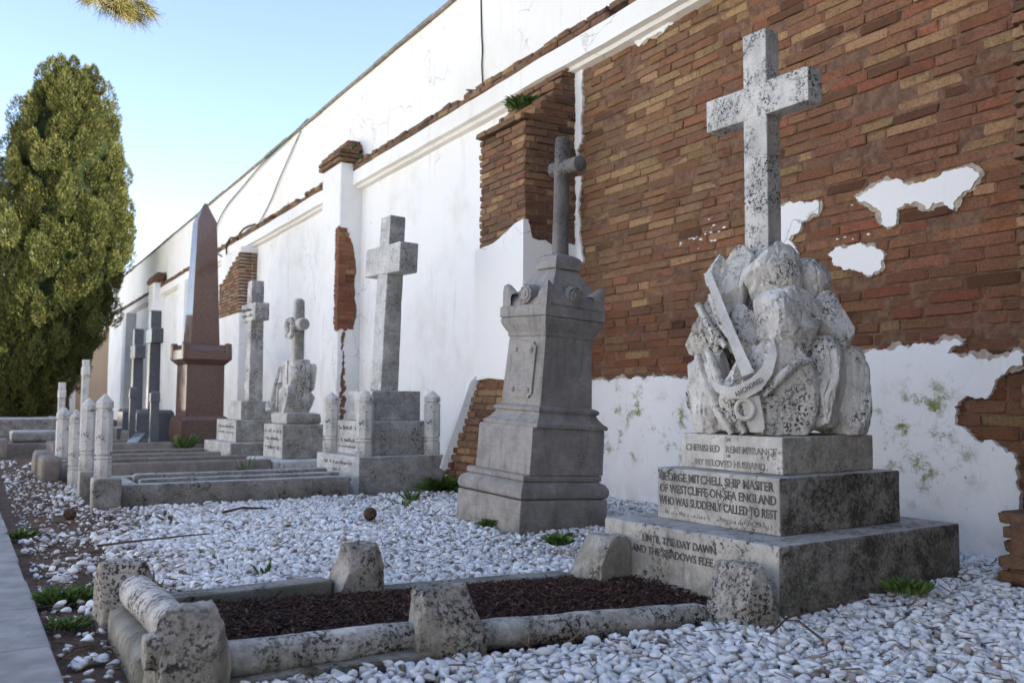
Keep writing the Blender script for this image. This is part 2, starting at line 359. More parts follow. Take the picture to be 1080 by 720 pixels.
def rock(bm, c, s, planes=9, seed=0, sub=4, amp=0.03, rot=None, extra=(), lo=0.62, hi=0.95, up=0.0, flute=0.0):
    """a hewn boulder: an icosphere cut flat by random planes, then roughened"""
    rg = random.Random(seed)
    t = bmesh.new(); bmesh.ops.create_icosphere(t, subdivisions=sub, radius=1.25)
    pl = []
    for _ in range(planes):
        v = Vector((rg.gauss(0, 1), rg.gauss(0, 1), rg.gauss(0, 0.8) + up)).normalized(); pl.append((v, rg.uniform(lo, hi)))
    pl += [(Vector(n).normalized(), d) for n, d in extra]
    S = Matrix.Diagonal((*s, 1))
    M4 = Matrix.Translation(c) @ (rot or Matrix.Identity(4)) @ S
    off = Vector((seed * 3.1, seed * 1.7, seed * 0.9)); ms = min(s)
    for v in t.verts:
        p = v.co
        for _ in range(2):
            for n, d in pl:
                k = p.dot(n) - d
                if k > 0: p = p - n * k
        nn = mnoise.noise(p * 3 + off) * 0.6 + mnoise.noise(p * 8 + off) * 0.4 + mnoise.noise(p * 18 + off) * 0.2
        fl_ = 0.0
        if flute:
            q = Vector((p.x * 2.6, p.y * 2.6, p.z * 0.8)) + off; r1 = 1 - min(1, abs(mnoise.noise(q)) * 5.5); r2_ = 1 - min(1, abs(mnoise.noise(q * 2.1 + Vector((5, 2, 1)))) * 5)
            fl_ = flute * (r1 * r1 + 0.4 * r2_ * r2_)
        v.co = p * (1 + nn * amp - fl_)
    t.transform(M4)
    me = bpy.data.meshes.new('tmp'); t.to_mesh(me); t.free(); bm.from_mesh(me); bpy.data.meshes.remove(me)

def jag(pts, amp=0.02, depth=3, seed=0):
    rg = random.Random(seed); P = [Vector((a, b)) for a, b in pts]
    for d in range(depth):
        Q = []
        for i, p in enumerate(P):
            q = P[(i + 1) % len(P)]; L = (q - p).length; Q.append(p)
            if L > 0.012:
                m = (p + q) / 2; n = Vector((-(q - p).y, (q - p).x)).normalized()
                Q.append(m + n * rg.uniform(-1, 1) * min(amp, L * 0.22))
        P = Q; amp *= 0.7
    return P
def slab(bm, pts, to3, t):
    """extrude an outline (u,v) through depth t; to3(u,v,d) maps to space"""
    f = [bm.verts.new(to3(p[0], p[1], 0)) for p in pts]; b = [bm.verts.new(to3(p[0], p[1], t)) for p in pts]
    n = len(pts)
    for tri in tessellate_polygon([[Vector((p[0], p[1], 0)) for p in pts]]):
        if len(set(tri)) == 3: bm.faces.new([f[k] for k in tri]); bm.faces.new([b[k] for k in reversed(tri)])
    for i in range(n): bm.faces.new((f[i], b[i], b[(i + 1) % n], f[(i + 1) % n]))

def text_mesh(lines, mat, parent, origin, right, up, widths, name='inscription', extrude=0.0012, bold=0.022):
    """lines: (text, centre along right, baseline along up, cap height, wanted width or None); each line is one part"""
    right = Vector(right); up = Vector(up); nrm = right.cross(up)
    for txt, cx, by, h, wid in lines:
        cu = bpy.data.curves.new('lettering', 'FONT'); cu.body = txt; cu.align_x = 'CENTER'
        cu.size = h / 0.70; cu.offset = bold * h; cu.extrude = extrude; cu.resolution_u = 3
        o = bpy.data.objects.new('lettering', cu); COL.objects.link(o)
        dg = bpy.context.evaluated_depsgraph_get(); me = bpy.data.meshes.new_from_object(o.evaluated_get(dg))
        bpy.data.objects.remove(o); bpy.data.curves.remove(cu)
        xs = [v.co.x for v in me.vertices]; ww = max(xs) - min(xs); sx = (wid / ww) if wid else 1.0
        for v in me.vertices:
            x, y, z = v.co; v.co = Vector(origin) + right * (cx + x * sx) + up * (by + y) + nrm * z
        obj(name, me, mat, parent, 0)

def brick_tint(z=0.0, y=0.0, rg=rng, tan=0.2, base=None):
    k = rg.random(); b0 = base or (0.235, 0.115, 0.066)
    if k < tan: c = tuple(0.35 * q + 0.65 * p for q, p in zip(b0, (0.40, 0.255, 0.125)))
    elif k < tan + 0.05: c = tuple(q * 0.55 for q in b0)
    elif k < tan + 0.30: c = (b0[0] * 1.08, b0[1] * 0.90, b0[2] * 0.85)
    else: c = b0
    f = rg.uniform(0.80, 1.16)
    return (c[0] * f, c[1] * f * rg.uniform(0.93, 1.07), c[2] * f)
def brick(bm, lay, c, ax, ay, hl, hw, hh, col, j=0.006, rg=rng):
    """one hand-made brick, centre c, long axis ax, depth axis ay"""
    t = bmesh.new(); bmesh.ops.create_cube(t, size=2)
    bmesh.ops.bevel(t, geom=list(t.edges), offset=0.16, segments=1, affect='EDGES', clamp_overlap=True)
    for v in t.verts:
        p = v.co; q = Vector(ax) * p.x * (hl - 0.0) + Vector(ay) * p.y * hw + Vector((0, 0, 1)) * p.z * hh
        v.co = Vector(c) + q + Vector((rg.uniform(-j, j), rg.uniform(-j, j), rg.uniform(-j, j) * 0.6))
    me = bpy.data.meshes.new('t'); t.to_mesh(me); t.free()
    n0 = len(bm.faces); bm.from_mesh(me); bpy.data.meshes.remove(me)
    bm.faces.ensure_lookup_table()
    for f in bm.faces[n0:]:
        for l in f.loops: l[lay] = (*col, 1)
def brick_bm():
    bm = bmesh.new(); lay = bm.loops.layers.float_color.new('tint'); return bm, lay

# ------------------------------------------------------------------ the ground
def sm(a, b, t): t = max(0.0, min(1.0, (t - a) / (b - a))); return t * t * (3 - 2 * t)
def heights(x, y): return 0.012 * mnoise.noise(Vector((x * 1.3, y * 1.3, 0))) - 0.055 * sm(0.9, 2.6, x) * sm(5.6, 4.3, y) * sm(4.6, 3.2, x)
bm = bmesh.new()
xs = [-400, -150, -60, -25, -12, -6, -3.2] ; ys = [-400, -100, -40, -15, -5, 0]
xs2 = [0.16 + i * 0.1 for i in range(51)] + [5.6, 8, 20, 80, 400]; ys2 = [1 + i * 0.12 for i in range(100)] + [13.5 + i for i in range(0, 50)] + [70, 110, 200, 600]
X = sorted(xs + xs2); Y = sorted(ys + ys2)
g = [[bm.verts.new((a, b, heights(a, b) - 0.02 if 0.2 < a < 5.4 and 1 < b < 14 else -0.02)) for b in Y] for a in X]
for i in range(len(X) - 1):
    for j in range(len(Y) - 1): bm.faces.new((g[i][j], g[i + 1][j], g[i + 1][j + 1], g[i][j + 1]))
tag(obj('ground', bm, M['soil'], None, 60), kind='structure')
bm = bmesh.new()
vs = [bm.verts.new(p) for p in ((-300, -300, -0.014), (-1.9, -300, -0.014), (-1.9, 400, -0.014), (-300, 400, -0.014))]; bm.faces.new(vs)
tag(obj('sandy_ground', bm, M['far_ground']), kind='structure')
# concrete path: an edge row of long slabs and a second row, real joints between them
bm = bmesh.new()
y = -2.0; k = 0
while y < 24:
    L = 0.62 + rng.uniform(-0.02, 0.05)
    worn_box(bm, -0.115, 0.225 + rng.uniform(-0.008, 0.008), y, y + L - 0.006, -0.12, 0.035 + rng.uniform(-0.004, 0.004), r=0.006, cell=0.2, seed=y)
    y += L
y = -2.3
while y < 24:
    L = 0.9 + rng.uniform(-0.02, 0.05)
    worn_box(bm, -0.96, -0.122, y, y + L - 0.006, -0.12, 0.033 + rng.uniform(-0.004, 0.004), r=0.006, cell=0.25, seed=y)
    worn_box(bm, -1.8, -0.967, y + .3, y + .3 + L - 0.006, -0.12, 0.033 + rng.uniform(-0.004, 0.004), r=0.006, cell=0.25, seed=y)
    y += L
bm.transform(Matrix.Translation((0.10, 0, 0)) @ Matrix.Rotation(0.020, 4, 'Z'))
tag(obj('path', bm, M['concrete'], None, 40), kind='structure')

# ------------------------------------------------------------------ the boundary wall
WX = 5.0
wall = thing('boundary_wall', 'long high white plastered cemetery wall with bare brickwork and a brick ledge', 'wall', (WX, 0, 0))
def grid_sheet(bm, x, y0, y1, z0, z1, cell, amp, fr, seed=0):
    ny = max(1, int((y1 - y0) / cell)); nz = max(1, int((z1 - z0) / cell))
    g = [[bm.verts.new((x + amp * mnoise.noise(Vector((seed, (y0 + (y1 - y0) * i / ny) * fr, (z0 + (z1 - z0) * j / nz) * fr))), y0 + (y1 - y0) * i / ny, z0 + (z1 - z0) * j / nz)) for j in range(nz + 1)] for i in range(ny + 1)]
    for i in range(ny):
        for j in range(nz): bm.faces.new((g[i][j], g[i + 1][j], g[i + 1][j + 1], g[i][j + 1]))
def box(bm, x0, x1, y0, y1, z0, z1):
    v = [bm.verts.new((x, y, z)) for x in (x0, x1) for y in (y0, y1) for z in (z0, z1)]
    for f in ((0, 1, 3, 2), (4, 6, 7, 5), (0, 4, 5, 1), (2, 3, 7, 6), (0, 2, 6, 4), (1, 5, 7, 3)): bm.faces.new([v[i] for i in f])
bm = bmesh.new(); box(bm, 0.06, 0.55, -14, 44.5, -0.3, 4.3)
obj('wall_core', bm, M['mortar'], wall)
bm = bmesh.new()
for y0, y1 in ((-14, 1.7), (7.98, 44.5)): grid_sheet(bm, 0.0, y0, y1, -0.1, 4.3, 0.35, 0.02, 0.8)
obj('plaster_face', bm, M['plaster'], wall, 60)
bm = bmesh.new(); grid_sheet(bm, 0.05, -14, 60, 4.35, 6.0, 0.3, 0.016, 0.7, 3)
box(bm, 0.075, 0.55, -14, 60, 4.3, 5.99)
obj('upper_wall', bm, M['plaster_up'], wall, 60)
bm = bmesh.new(); grid_sheet(bm, 0.0, 44.5, 60, -0.1, 4.3, 0.5, 0.02, 0.8); box(bm, 0.03, 0.55, 44.51, 60, -0.3, 4.29)
obj('brown_plaster_face', bm, M['brown_plaster'], wall, 60)
# top coping tiles
bm = bmesh.new(); y = -14
while y < 60:
    L = rng.uniform(1.4, 2.6); dz = rng.uniform(-0.012, 0.012)
    if 15.6 < y < 17.5: dz += 0.03
    worn_box(bm, 0.0 + rng.uniform(-0.01, 0.01), 0.6, y, y + L - 0.01, 6.0 + dz, 6.05 + dz, r=0.01, cell=0.3, seed=y); y += L
obj('coping', bm, M['coping'], wall, 40)
# cornice band
bm = bmesh.new(); prof = [(0.02, 4.15), (-0.07, 4.17), (-0.09, 4.20), (-0.15, 4.215), (-0.15, 4.43), (0.06, 4.44)]
Ys = np.arange(-14, 60.01, 0.25); rows = []
for yy in Ys:
    dz = 0.012 * mnoise.noise(Vector((yy * 0.7, 3, 1))); dx = 0.012 * mnoise.noise(Vector((yy * 1.9, 8, 1)))
    rows.append([bm.verts.new((px + dx, yy, pz + dz)) for px, pz in prof])
for r0, r1 in zip(rows, rows[1:]):
    for i in range(len(prof) - 1): bm.faces.new((r0[i], r0[i + 1], r1[i + 1], r1[i]))
obj('cornice', bm, M['plaster_up'], wall, 30)
# brick course on the cornice
bm, lay = brick_bm(); y = -14
while y < 60:
    L = rng.uniform(0.24, 0.30)
    if rng.random() < 0.96: brick(bm, lay, (-0.05 + rng.uniform(-0.012, 0.012), y + L / 2, 4.466 + rng.uniform(-0.006, 0.006)), (0, 1, 0), (1, 0, 0), L / 2 - 0.003, 0.105, 0.030, brick_tint(tan=0.12, base=(0.20, 0.125, 0.080)), 0.008)
    y += L
y = -14
while y < 60:
    L = rng.uniform(0.12, 0.26)
    if rng.random() < 0.93: brick(bm, lay, (-0.045 + rng.uniform(-0.02, 0.02), y + L / 2, 4.528 + rng.uniform(-0.008, 0.008)), (0, 1, 0), (1, 0, 0), L / 2 - 0.003, 0.105, 0.030, brick_tint(tan=0.1, base=(0.175, 0.112, 0.074)), 0.010)
    y += L
obj('brick_ledge', bm, M['brick'], wall)
# exposed brickwork of the near bay
bm = bmesh.new(); grid_sheet(bm, 0.015, 1.6, 7.2, -0.1, 4.3, 0.035, 0.012, 7.0, 7); obj('mortar_bed', bm, M['mortar'], wall, 180)
bm, lay = brick_bm(); rg = random.Random(21); z = 0.02; k = 0
while z < 4.16:
    ch = 0.074 + rg.uniform(-0.004, 0.004); y = 1.6 + (0.15 if k % 2 else 0.0) - rg.uniform(0, 0.1); row_off = rg.uniform(-0.005, 0.005)
    while y < 7.18:
        L = rg.choice((0.33, 0.33, 0.31, 0.30, 0.16, 0.35, 0.23)) + rg.uniform(-0.025, 0.025)
        yc = y + L / 2
        fb = max(0, min(1, (yc - 3.6) / 2.6)) * max(0, min(1, (z - 1.2) / 1.2)); base = (0.245 - 0.015 * fb, 0.114 + 0.028 * fb, 0.064 + 0.014 * fb)
        tanp = 0.07 + 0.22 * max(0, min(1, (z - 1.9) / 1.6)) 
        if z < 1.5: tanp = 0.10
        col = brick_tint(rg=rg, tan=tanp, base=base)
        if z < 1.7: col = tuple(c * 0.78 for c in col)
        rec = abs(rg.gauss(0, 0.006)) + (0.014 if rg.random() < 0.08 else 0)
        zc = z + ch / 2 + row_off + 0.012 * mnoise.noise(Vector((yc * 0.8, z, 2)))
        if rg.random() > 0.015:
            brick(bm, lay, (0.05 + rec, yc, zc), (0, 1, 0), (1, 0, 0), L / 2 - 0.004, 0.05, ch / 2 - rg.uniform(0.003, 0.007), col, 0.006, rg)
        y += L
    z += ch; k += 1
obj('brick_facing', bm, M['brick'], wall)
# plaster that still clings to the near bay
toW = lambda o: (lambda u, v, d: (o - 0.0 + d, u, v))
LOW = [(7.19, 1.078), (6.816, 1.092), (6.595, 1.071), (6.384, 1.102), (6.117, 1.081), (5.864, 1.109), (5.602, 1.088), (5.184, 1.059), (4.786, 1.081), (4.339, 1.126), (3.94, 1.179), (3.828, 1.225), (3.664, 1.236), (3.514, 1.235), (3.339, 1.25), (3.179, 1.276), (3.138, 1.252), (3.26, 1.195), (3.099, 1.188), (2.952, 1.155), (2.876, 1.165), (2.829, 1.198), (2.70, 1.185), (2.72, 1.117), (2.928, 1.059), (2.974, 0.993), (3.032, 0.927), (3.159, 0.927), (3.214, 0.876), (3.217, 0.775), (3.141, 0.733), (3.091, 0.685), (2.94, 0.654), (2.871, 0.62), (2.849, 0.574), (2.86, 0.452), (2.855, 0.275), (2.87, 0.136), (2.88, -0.08), (7.19, -0.08)]
bm = bmesh.new(); J = [Vector((min(p.x, 7.195), max(p.y, -0.09))) for p in jag([(a, b + (0.022 if b > 0.9 else 0.0)) for a, b in LOW], 0.04, 4, 77)]
slab(bm, J, toW(-0.007), 0.03); obj('scratch_coat', bm, M['scratch_coat'], wall, 40)
bm = bmesh.new()
J = jag(LOW, 0.028, 4, 4)
J = [Vector((min(p.x, 7.2), max(p.y, -0.1))) for p in J]
slab(bm, J, toW(-0.024), 0.05); obj('lower_plaster', bm, M['plaster_low'], wall, 40)
PATCH = [
 [(3.884, 2.273), (3.779, 2.308), (3.603, 2.327), (3.531, 2.29), (3.346, 2.273), (3.148, 2.302), (3.065, 2.284), (3.026, 2.225), (3.09, 2.158), (3.198, 2.058), (3.261, 2.121), (3.374, 2.09), (3.511, 2.158), (3.583, 2.139), (3.61, 2.025), (3.696, 2.061), (3.719, 2.153)],
 [(4.765, 2.355), (4.525, 2.325), (4.191, 2.29), (4.201, 2.211), (4.352, 2.177), (4.467, 2.071), (4.391, 1.929), (4.532, 1.913), (4.772, 1.937)],
 [(4.118, 1.912), (3.945, 1.946), (3.753, 1.918), (3.676, 1.851), (3.692, 1.773), (3.808, 1.731), (3.995, 1.791)],
 [(5.194, 1.969), (5.151, 2.024), (5.068, 1.983), (4.936, 2.017), (4.877, 1.995), (4.88, 1.82), (5.174, 1.883)],
 [(6.233, 4.16), (5.928, 4.19), (5.777, 4.19), (5.691, 4.13), (5.84, 4.10), (6.152, 4.09)],
 [(7.19, 4.25), (7.018, 4.2), (7.05, 3.911), (7.066, 3.438), (7.147, 3.3), (7.19, 3.5)],
 [(7.19, 3.094), (7.065, 3.097), (7.097, 2.688), (7.032, 2.257), (7.193, 2.1), (7.19, 2.613)]]
for n, P in enumerate(PATCH):
    gy = sum(p[0] for p in P) / len(P); gz = sum(p[1] for p in P) / len(P)
    P2 = [(gy + (p[0] - gy) * 1.05 + math.copysign(0.006, p[0] - gy), gz + (p[1] - gz) * 1.07 + math.copysign(0.005, p[1] - gz)) for p in P]
    if n < 5: bm = bmesh.new(); slab(bm, jag([p for p in P2], 0.035, 4, 130 + n), toW(-0.004 - 0.0013 * n), 0.03); obj('scratch_coat', bm, M['scratch_coat'], wall, 40)
    bm = bmesh.new(); slab(bm, jag(P, 0.032, 5, 30 + n), toW(-0.012 - 0.002 * (n % 3)), 0.045); obj('plaster_patch', bm, M['plaster_patch'], wall, 40)
# thin smears of old limewash
bm = bmesh.new(); rg = random.Random(5)
for k in range(26):
    cy, cz = (rg.gauss(5.36, 0.11), rg.gauss(2.24, 0.05)) if k < 20 else (rg.gauss(3.95, 0.25), rg.gauss(2.06, 0.13))
    r0 = rg.uniform(0.004, 0.012) if k < 20 else rg.uniform(0.004, 0.011)
    P = [(cy + r0 * rg.uniform(.7, 2.2) * math.cos(a), cz + r0 * rg.uniform(.5, 1.1) * math.sin(a)) for a in [i * math.pi / 3 for i in range(6)]]
    slab(bm, jag(P, 0.006, 2, k), toW(-0.006 - rg.uniform(0, 0.003)), 0.02)
obj('limewash_smear', bm, M['plaster_patch'], wall)

# buttresses
def brick_block(bm, lay, xf, y0, y1, z0, z1, rg, batter=None, tan=0.3, xb=0.05):
    """courses of bricks on the front and the two side faces of a buttress (local x, wall face = 0)"""
    z = z0; k = 0
    while z < z1:
        ch = 0.072; xx = xf(z) if callable(xf) else xf; ya, yb = (batter(z) if batter else (y0, y1)); o = 0.0 if k % 2 else 0.13
        y = ya
        first = True
        while y < yb - 0.03:
            L = min(yb - y, (0.27 - o if first else 0.27) + rg.uniform(-0.02, 0.02)); first = False
            if yb - y - L < 0.06: L = yb - y
            brick(bm, lay, (xx + 0.06 + rg.uniform(-0.008, 0.008), y + L / 2, z + ch / 2), (0, 1, 0), (1, 0, 0), L / 2 - 0.005, 0.06, ch / 2 - 0.009, brick_tint(rg=rg, tan=tan, base=(0.215, 0.130, 0.078)), 0.007, rg); y += L
        for side, yy in ((-1, ya), (1, yb)):
            x = xx + (0.125 if k % 2 else 0.02); 
            while x < xb - 0.02:
                L = min(xb - x, 0.26 + rg.uniform(-0.03, 0.03))
                brick(bm, lay, (x + L / 2, yy - side * (0.055 + rg.uniform(-0.008, 0.008)), z + ch / 2), (1, 0, 0), (0, 1, 0), L / 2 - 0.005, 0.055, ch / 2 - 0.009, brick_tint(rg=rg, tan=tan * 0.5, base=(0.165, 0.102, 0.066)), 0.007, rg); x += L
        z += ch; k += 1
# the big bare one between the two large monuments
rg = random.Random(3)
bt = link(bpy.data.objects.new('buttress', None), wall); bt['label'] = 'broken buttress with bare brick head and flared brick foot'
bm, lay = brick_bm()
A0, A1, AF = 7.17, 8.07, -0.60
def afront(z):
    if z < 1.12: return AF - 0.42 * (1 - z / 1.12) ** 1.1
    if z > 3.62: return min(-0.02, AF + (z - 3.55) * 0.85 + rg.uniform(-0.05, 0.05))
    if z > 3.54: return AF - 0.05
    return AF
brick_block(bm, lay, afront, A0, A1, 0.0, 4.22, rg, tan=0.22)
obj('brickwork', bm, M['brick'], bt)
bm = bmesh.new()
rows = []
for z in [-0.05, 0.3, 0.6, 0.9, 1.12, 2.0, 3.55, 3.62, 4.2]:
    xf = (AF - 0.42 * (1 - max(0, z) / 1.12) ** 1.1 if z < 1.12 else AF if z < 3.6 else AF + (z - 3.55) * 0.85) + 0.014
    rows.append([bm.verts.new(p) for p in ((xf, A0 + 0.012, z), (0.06, A0 + 0.012, z), (0.06, A1 - 0.03, z), (xf, A1 - 0.03, z))])
for r0, r1 in zip(rows, rows[1:]):
    for i in range(4): bm.faces.new((r0[i], r0[(i + 1) % 4], r1[(i + 1) % 4], r1[i]))
bm.faces.new(rows[-1])
obj('mortar_core', bm, M['mortar'], bt)
bm = bmesh.new()
front = [(A1 - 0.022, 1.10), (A1 - 0.022, 2.45), (7.93, 2.46), (7.73, 2.47), (7.60, 2.50), (7.42, 2.56), (7.30, 2.60), (A0 - 0.028, 2.62), (A0 - 0.028, 1.11), (7.5, 1.10), (7.8, 1.12)]
slab(bm, [p if (p[0] > A0 - 0.02 and p[0] < A1 + 1.01) else p for p in front], lambda u, v, d: (AF - 0.03 + d, u, v), 0.06)
side = [(AF - 0.028, 2.60), (-0.56, 2.58), (-0.53, 2.45), (-0.46, 2.43), (-0.38, 2.44), (-0.3, 2.40), (-0.15, 2.44), (0.0, 2.42), (0.0, 0.0), (-0.3, 0.0), (-0.42, 0.55), (AF - 0.028, 1.11)]
sj = jag(side[:8], 0.012, 2, 6)
slab(bm, side, lambda u, v, d: (u, A0 - 0.03 + d, v), 0.055)
far = [(AF - 0.026, 2.45), (0.0, 2.4), (0.0, 0.0), (AF - 0.25, 0.12), (AF - 0.42, 0.22), (AF - 0.36, 0.40), (AF - 0.22, 0.75), (AF - 0.10, 1.08), (AF - 0.026, 1.16)]
slab(bm, far, lambda u, v, d: (u, A1 - 0.02 + d, v), 0.06)
obj('buttress_plaster', bm, M['plaster_patch'], bt, 30)
# white buttresses farther along, each its own wear
def buttress(y0, y1, xf, ztop, cap, patch, label):
    b = link(bpy.data.objects.new('buttress', None), wall); b['label'] = label
    bm = bmesh.new(); worn_box(bm, xf, 0.03, y0, y1, -0.1, ztop, r=0.02, cell=0.25, seed=y0, wear=0.8)
    obj('buttress_plaster', bm, M['plaster'], b, 40)
    if cap:
        bm, lay = brick_bm(); r2 = random.Random(int(y0 * 7)); z = ztop; k = 0
        for z in np.arange(ztop, ztop + cap, 0.072):
            g = (0.05, 0.06, 0.02, -0.05, -0.12, -0.2)[min(k, 5)]
            for s in (0, 1):
                yy = y0 - g
                while yy < y1 + g - 0.03:
                    L = min(y1 + g - yy, 0.26)
                    brick(bm, lay, ((xf - g + 0.08) if s == 0 else (xf - g + 0.24), yy + L / 2, z + 0.036), (0, 1, 0), (1, 0, 0), L / 2 - 0.004, 0.08, 0.029, brick_tint(rg=r2, tan=0.15, base=(0.19, 0.12, 0.076)), 0.009, r2); yy += L
            k += 1
        obj('brick_cap', bm, M['brick'], b)
    if patch: patch(b)
    return b
def patchB(b):
    y0, xf = 13.0, -0.35
    bm = bmesh.new(); sc = [(xf - 0.012, 3.56), (-0.30, 3.53), (-0.22, 3.44), (-0.14, 3.30), (-0.10, 3.10), (-0.07, 2.85), (-0.09, 2.6), (-0.06, 2.35), (-0.08, 2.1), (-0.11, 1.99), (-0.18, 2.03), (-0.24, 1.94), (-0.30, 2.0), (xf - 0.012, 1.93)]
    slab(bm, jag(sc, 0.02, 2, 3), lambda u, v, d: (u, y0 - 0.006 + d, v), 0.05); box(bm, xf - 0.006, xf + 0.05, y0 + 0.045, y0 + 0.13, 1.95, 3.55); obj('scar_mortar', bm, M['mortar'], b)
    bm, lay = brick_bm(); r2 = random.Random(8); z = 1.97
    while z < 3.50:
        top = min(1, max(0, (3.58 - z) / 0.5)); wob = 0.025 * mnoise.noise(Vector((z * 5, 1, 1)))
        xr = -0.09 - 0.22 * (1 - top ** 0.6) + wob; x = xf - 0.014 + r2.uniform(-.006, .006); cut = r2.choice((0.12, 0.18, 0.26))
        for L in (cut, 0.3):
            e = min(x + L, xr)
            if e - x > 0.05: brick(bm, lay, ((x + e) / 2, y0 + 0.045, z + 0.036), (1, 0, 0), (0, 1, 0), (e - x) / 2 - 0.003, 0.058, 0.033, brick_tint(rg=r2, tan=0.03, base=(0.235, 0.10, 0.058)), 0.006, r2)
            x = e
        brick(bm, lay, (xf + 0.05, y0 + 0.10 + wob, z + 0.036), (0, 1, 0), (1, 0, 0), 0.07 + wob, 0.062, 0.033, brick_tint(rg=r2, tan=0.03, base=(0.235, 0.10, 0.058)), 0.006, r2)
        z += 0.071
    obj('bare_brick', bm, M['brick'], b)
    bm = bmesh.new(); r2 = random.Random(4); z = 0.60
    while z < 1.95:
        ww = 0.015 + 0.07 * max(0, (1.35 - z)) * r2.uniform(0.3, 1.1) + 0.02 * r2.random(); cx_ = -0.29 + r2.uniform(-0.02, 0.03) + ww * 0.5; hh = r2.uniform(0.03, 0.09)
        P = [(cx_ + ww * math.cos(a) * r2.uniform(.5, 1.3), z + hh * math.sin(a) * r2.uniform(.5, 1.3)) for a in [i * math.pi / 5 for i in range(10)]]
        slab(bm, jag(P, 0.025, 3, int(z * 90)), lambda u, v, d: (u, y0 - 0.005 - r2.uniform(0, 0.0001) + d, v), 0.02); z += hh * r2.uniform(0.9, 1.8)
    obj('peeled_patch', bm, M['mortar'], b)
def patchC(b):
    y0, y1, xf = 19.1, 20.9, -0.35
    bm, lay = brick_bm(); r2 = random.Random(18); z = 2.72
    while z < 3.95:
        t = (z - 2.72) / 1.2; ya = y0 - 0.02; yb = y1 + 0.02 if z < 3.45 else y0 + 1.6 * (3.98 - z) / 0.5
        yy = ya
        while yy < yb:
            L = min(0.27, max(0.1, yb - yy)); brick(bm, lay, (xf + 0.05, yy + L / 2, z + 0.036), (0, 1, 0), (1, 0, 0), L / 2 - 0.004, 0.075, 0.030, brick_tint(rg=r2, tan=0.1, base=(0.20, 0.118, 0.070)), 0.008, r2); yy += L
        x = xf + 0.10
        while x < -0.03:
            L = 0.15; brick(bm, lay, (x + L / 2, y0 + 0.04, z + 0.036), (1, 0, 0), (0, 1, 0), L / 2 - 0.004, 0.06, 0.030, brick_tint(rg=r2, tan=0.1, base=(0.20, 0.118, 0.070)), 0.008, r2); x += L
        z += 0.072
    obj('bare_brick', bm, M['brick'], b)
buttress(13.0, 13.85, -0.35, 4.56, 0.40, patchB, 'white buttress with brick cap and a tall bare brick scar')
buttress(19.1, 20.9, -0.35, 4.14, 0, patchC, 'buttress with bare brick head under the ledge')
buttress(25.2, 26.1, -0.35, 4.13, 0, None, 'plain white buttress')
buttress(30.2, 31.2, -0.35, 4.60, 0.30, None, 'white buttress with a small brick cap')
buttress(36.4, 37.3, -0.35, 4.13, 0, None, 'plain white buttress')
# the bare one at the right edge of the near bay
b = link(bpy.data.objects.new('buttress', None), wall); b['label'] = 'bare brick buttress with crumbling foot'
bm, lay = brick_bm(); r2 = random.Random(9)
brick_block(bm, lay, lambda z: -0.40 - (0.17 if z < 0.10 else 0.13 if z < 0.35 else 0.0) + r2.uniform(-0.02, 0.02), 1.75, 2.60, 0.0, 4.15, r2, batter=lambda z: (1.7, 2.6 + (0.06 if z < 0.3 else 0)), tan=0.25)
obj('brickwork', bm, M['brick'], b)
bm = bmesh.new(); box(bm, -0.37, 0.05, 1.78, 2.57, -0.1, 4.14); obj('mortar_core', bm, M['mortar'], b)
bm = bmesh.new(); worn_box(bm, -0.56, -0.30, 1.72, 2.62, -0.1, 0.36, r=0.05, cell=0.05, seed=3); obj('mortar_foot', bm, M['mortar'], b, 60)

# closing wall far behind the trees
bm = bmesh.new(); box(bm, -30, 5.6, 60.0, 60.4, -0.2, 2.6)
tag(obj('end_wall', bm, M['plaster']), 'low pale wall closing the far end of the cemetery behind the cypress', 'wall')

# wall added out of view on the left to bounce sunlight onto the graves
bm = bmesh.new(); worn_box(bm, -12.4, -12.0, -20, 58, -0.2, 4.6, r=0.03, cell=2.0, seed=2)
tag(obj('added_bounce_wall', bm, M['plaster_up'], None, 40), 'unseen white wall added opposite the graves to bounce sunlight', 'wall')
# cables hanging on the upper wall
def cable(name, pts, r, mat, label, x=0.0):
    bm = bmesh.new(); P = [Vector((WX + 0.05 - r - x, a, b)) for a, b in pts]
    Q = []
    for i in range(len(P) - 1):
        p0, p1, p2, p3 = P[max(0, i - 1)], P[i], P[i + 1], P[min(len(P) - 1, i + 2)]
        for k in range(6):
            t = k / 6; Q.append(0.5 * ((2 * p1) + (p2 - p0) * t + (2 * p0 - 5 * p1 + 4 * p2 - p3) * t * t + (3 * p1 - p0 - 3 * p2 + p3) * t ** 3))
    Q.append(P[-1])
    for q in Q:
        if q.z < 4.58: q.x = min(q.x, WX - 0.19)
    tube(bm, Q, r, 6); return tag(obj(name, bm, mat, None, 60), label, 'cable')
cable('cable', [(19.14, 4.64), (20.01, 4.70), (20.68, 4.60), (21.10, 4.43), (20.98, 4.05)], 0.022, M['black_cable'], 'short thick black cable hooked down over the brick ledge', 0.08)
cable('cable', [(15.81, 6.06), (17.36, 5.97), (19.10, 5.90), (20.46, 5.76), (22.08, 5.58), (23.15, 5.24), (23.21, 4.88), (22.77, 4.62), (22.14, 4.42), (21.55, 4.24), (21.24, 3.98)], 0.014, M['green_cable'], 'long thin green cable looping down from the wall top', 0.03)
cable('cable', [(16.26, 5.95), (16.96, 5.63), (17.64, 5.30), (18.16, 5.01), (18.78, 4.76), (19.14, 4.64)], 0.014, M['grey_cable'], 'pale grey cable slanting down the upper white wall', 0.02)
cable('cable', [(9.257, 6.02), (9.226, 5.38), (9.20, 5.1), (9.21, 4.9), (9.167, 4.56)], 0.009, M['black_cable'], 'thin black cable hanging straight down the upper wall')

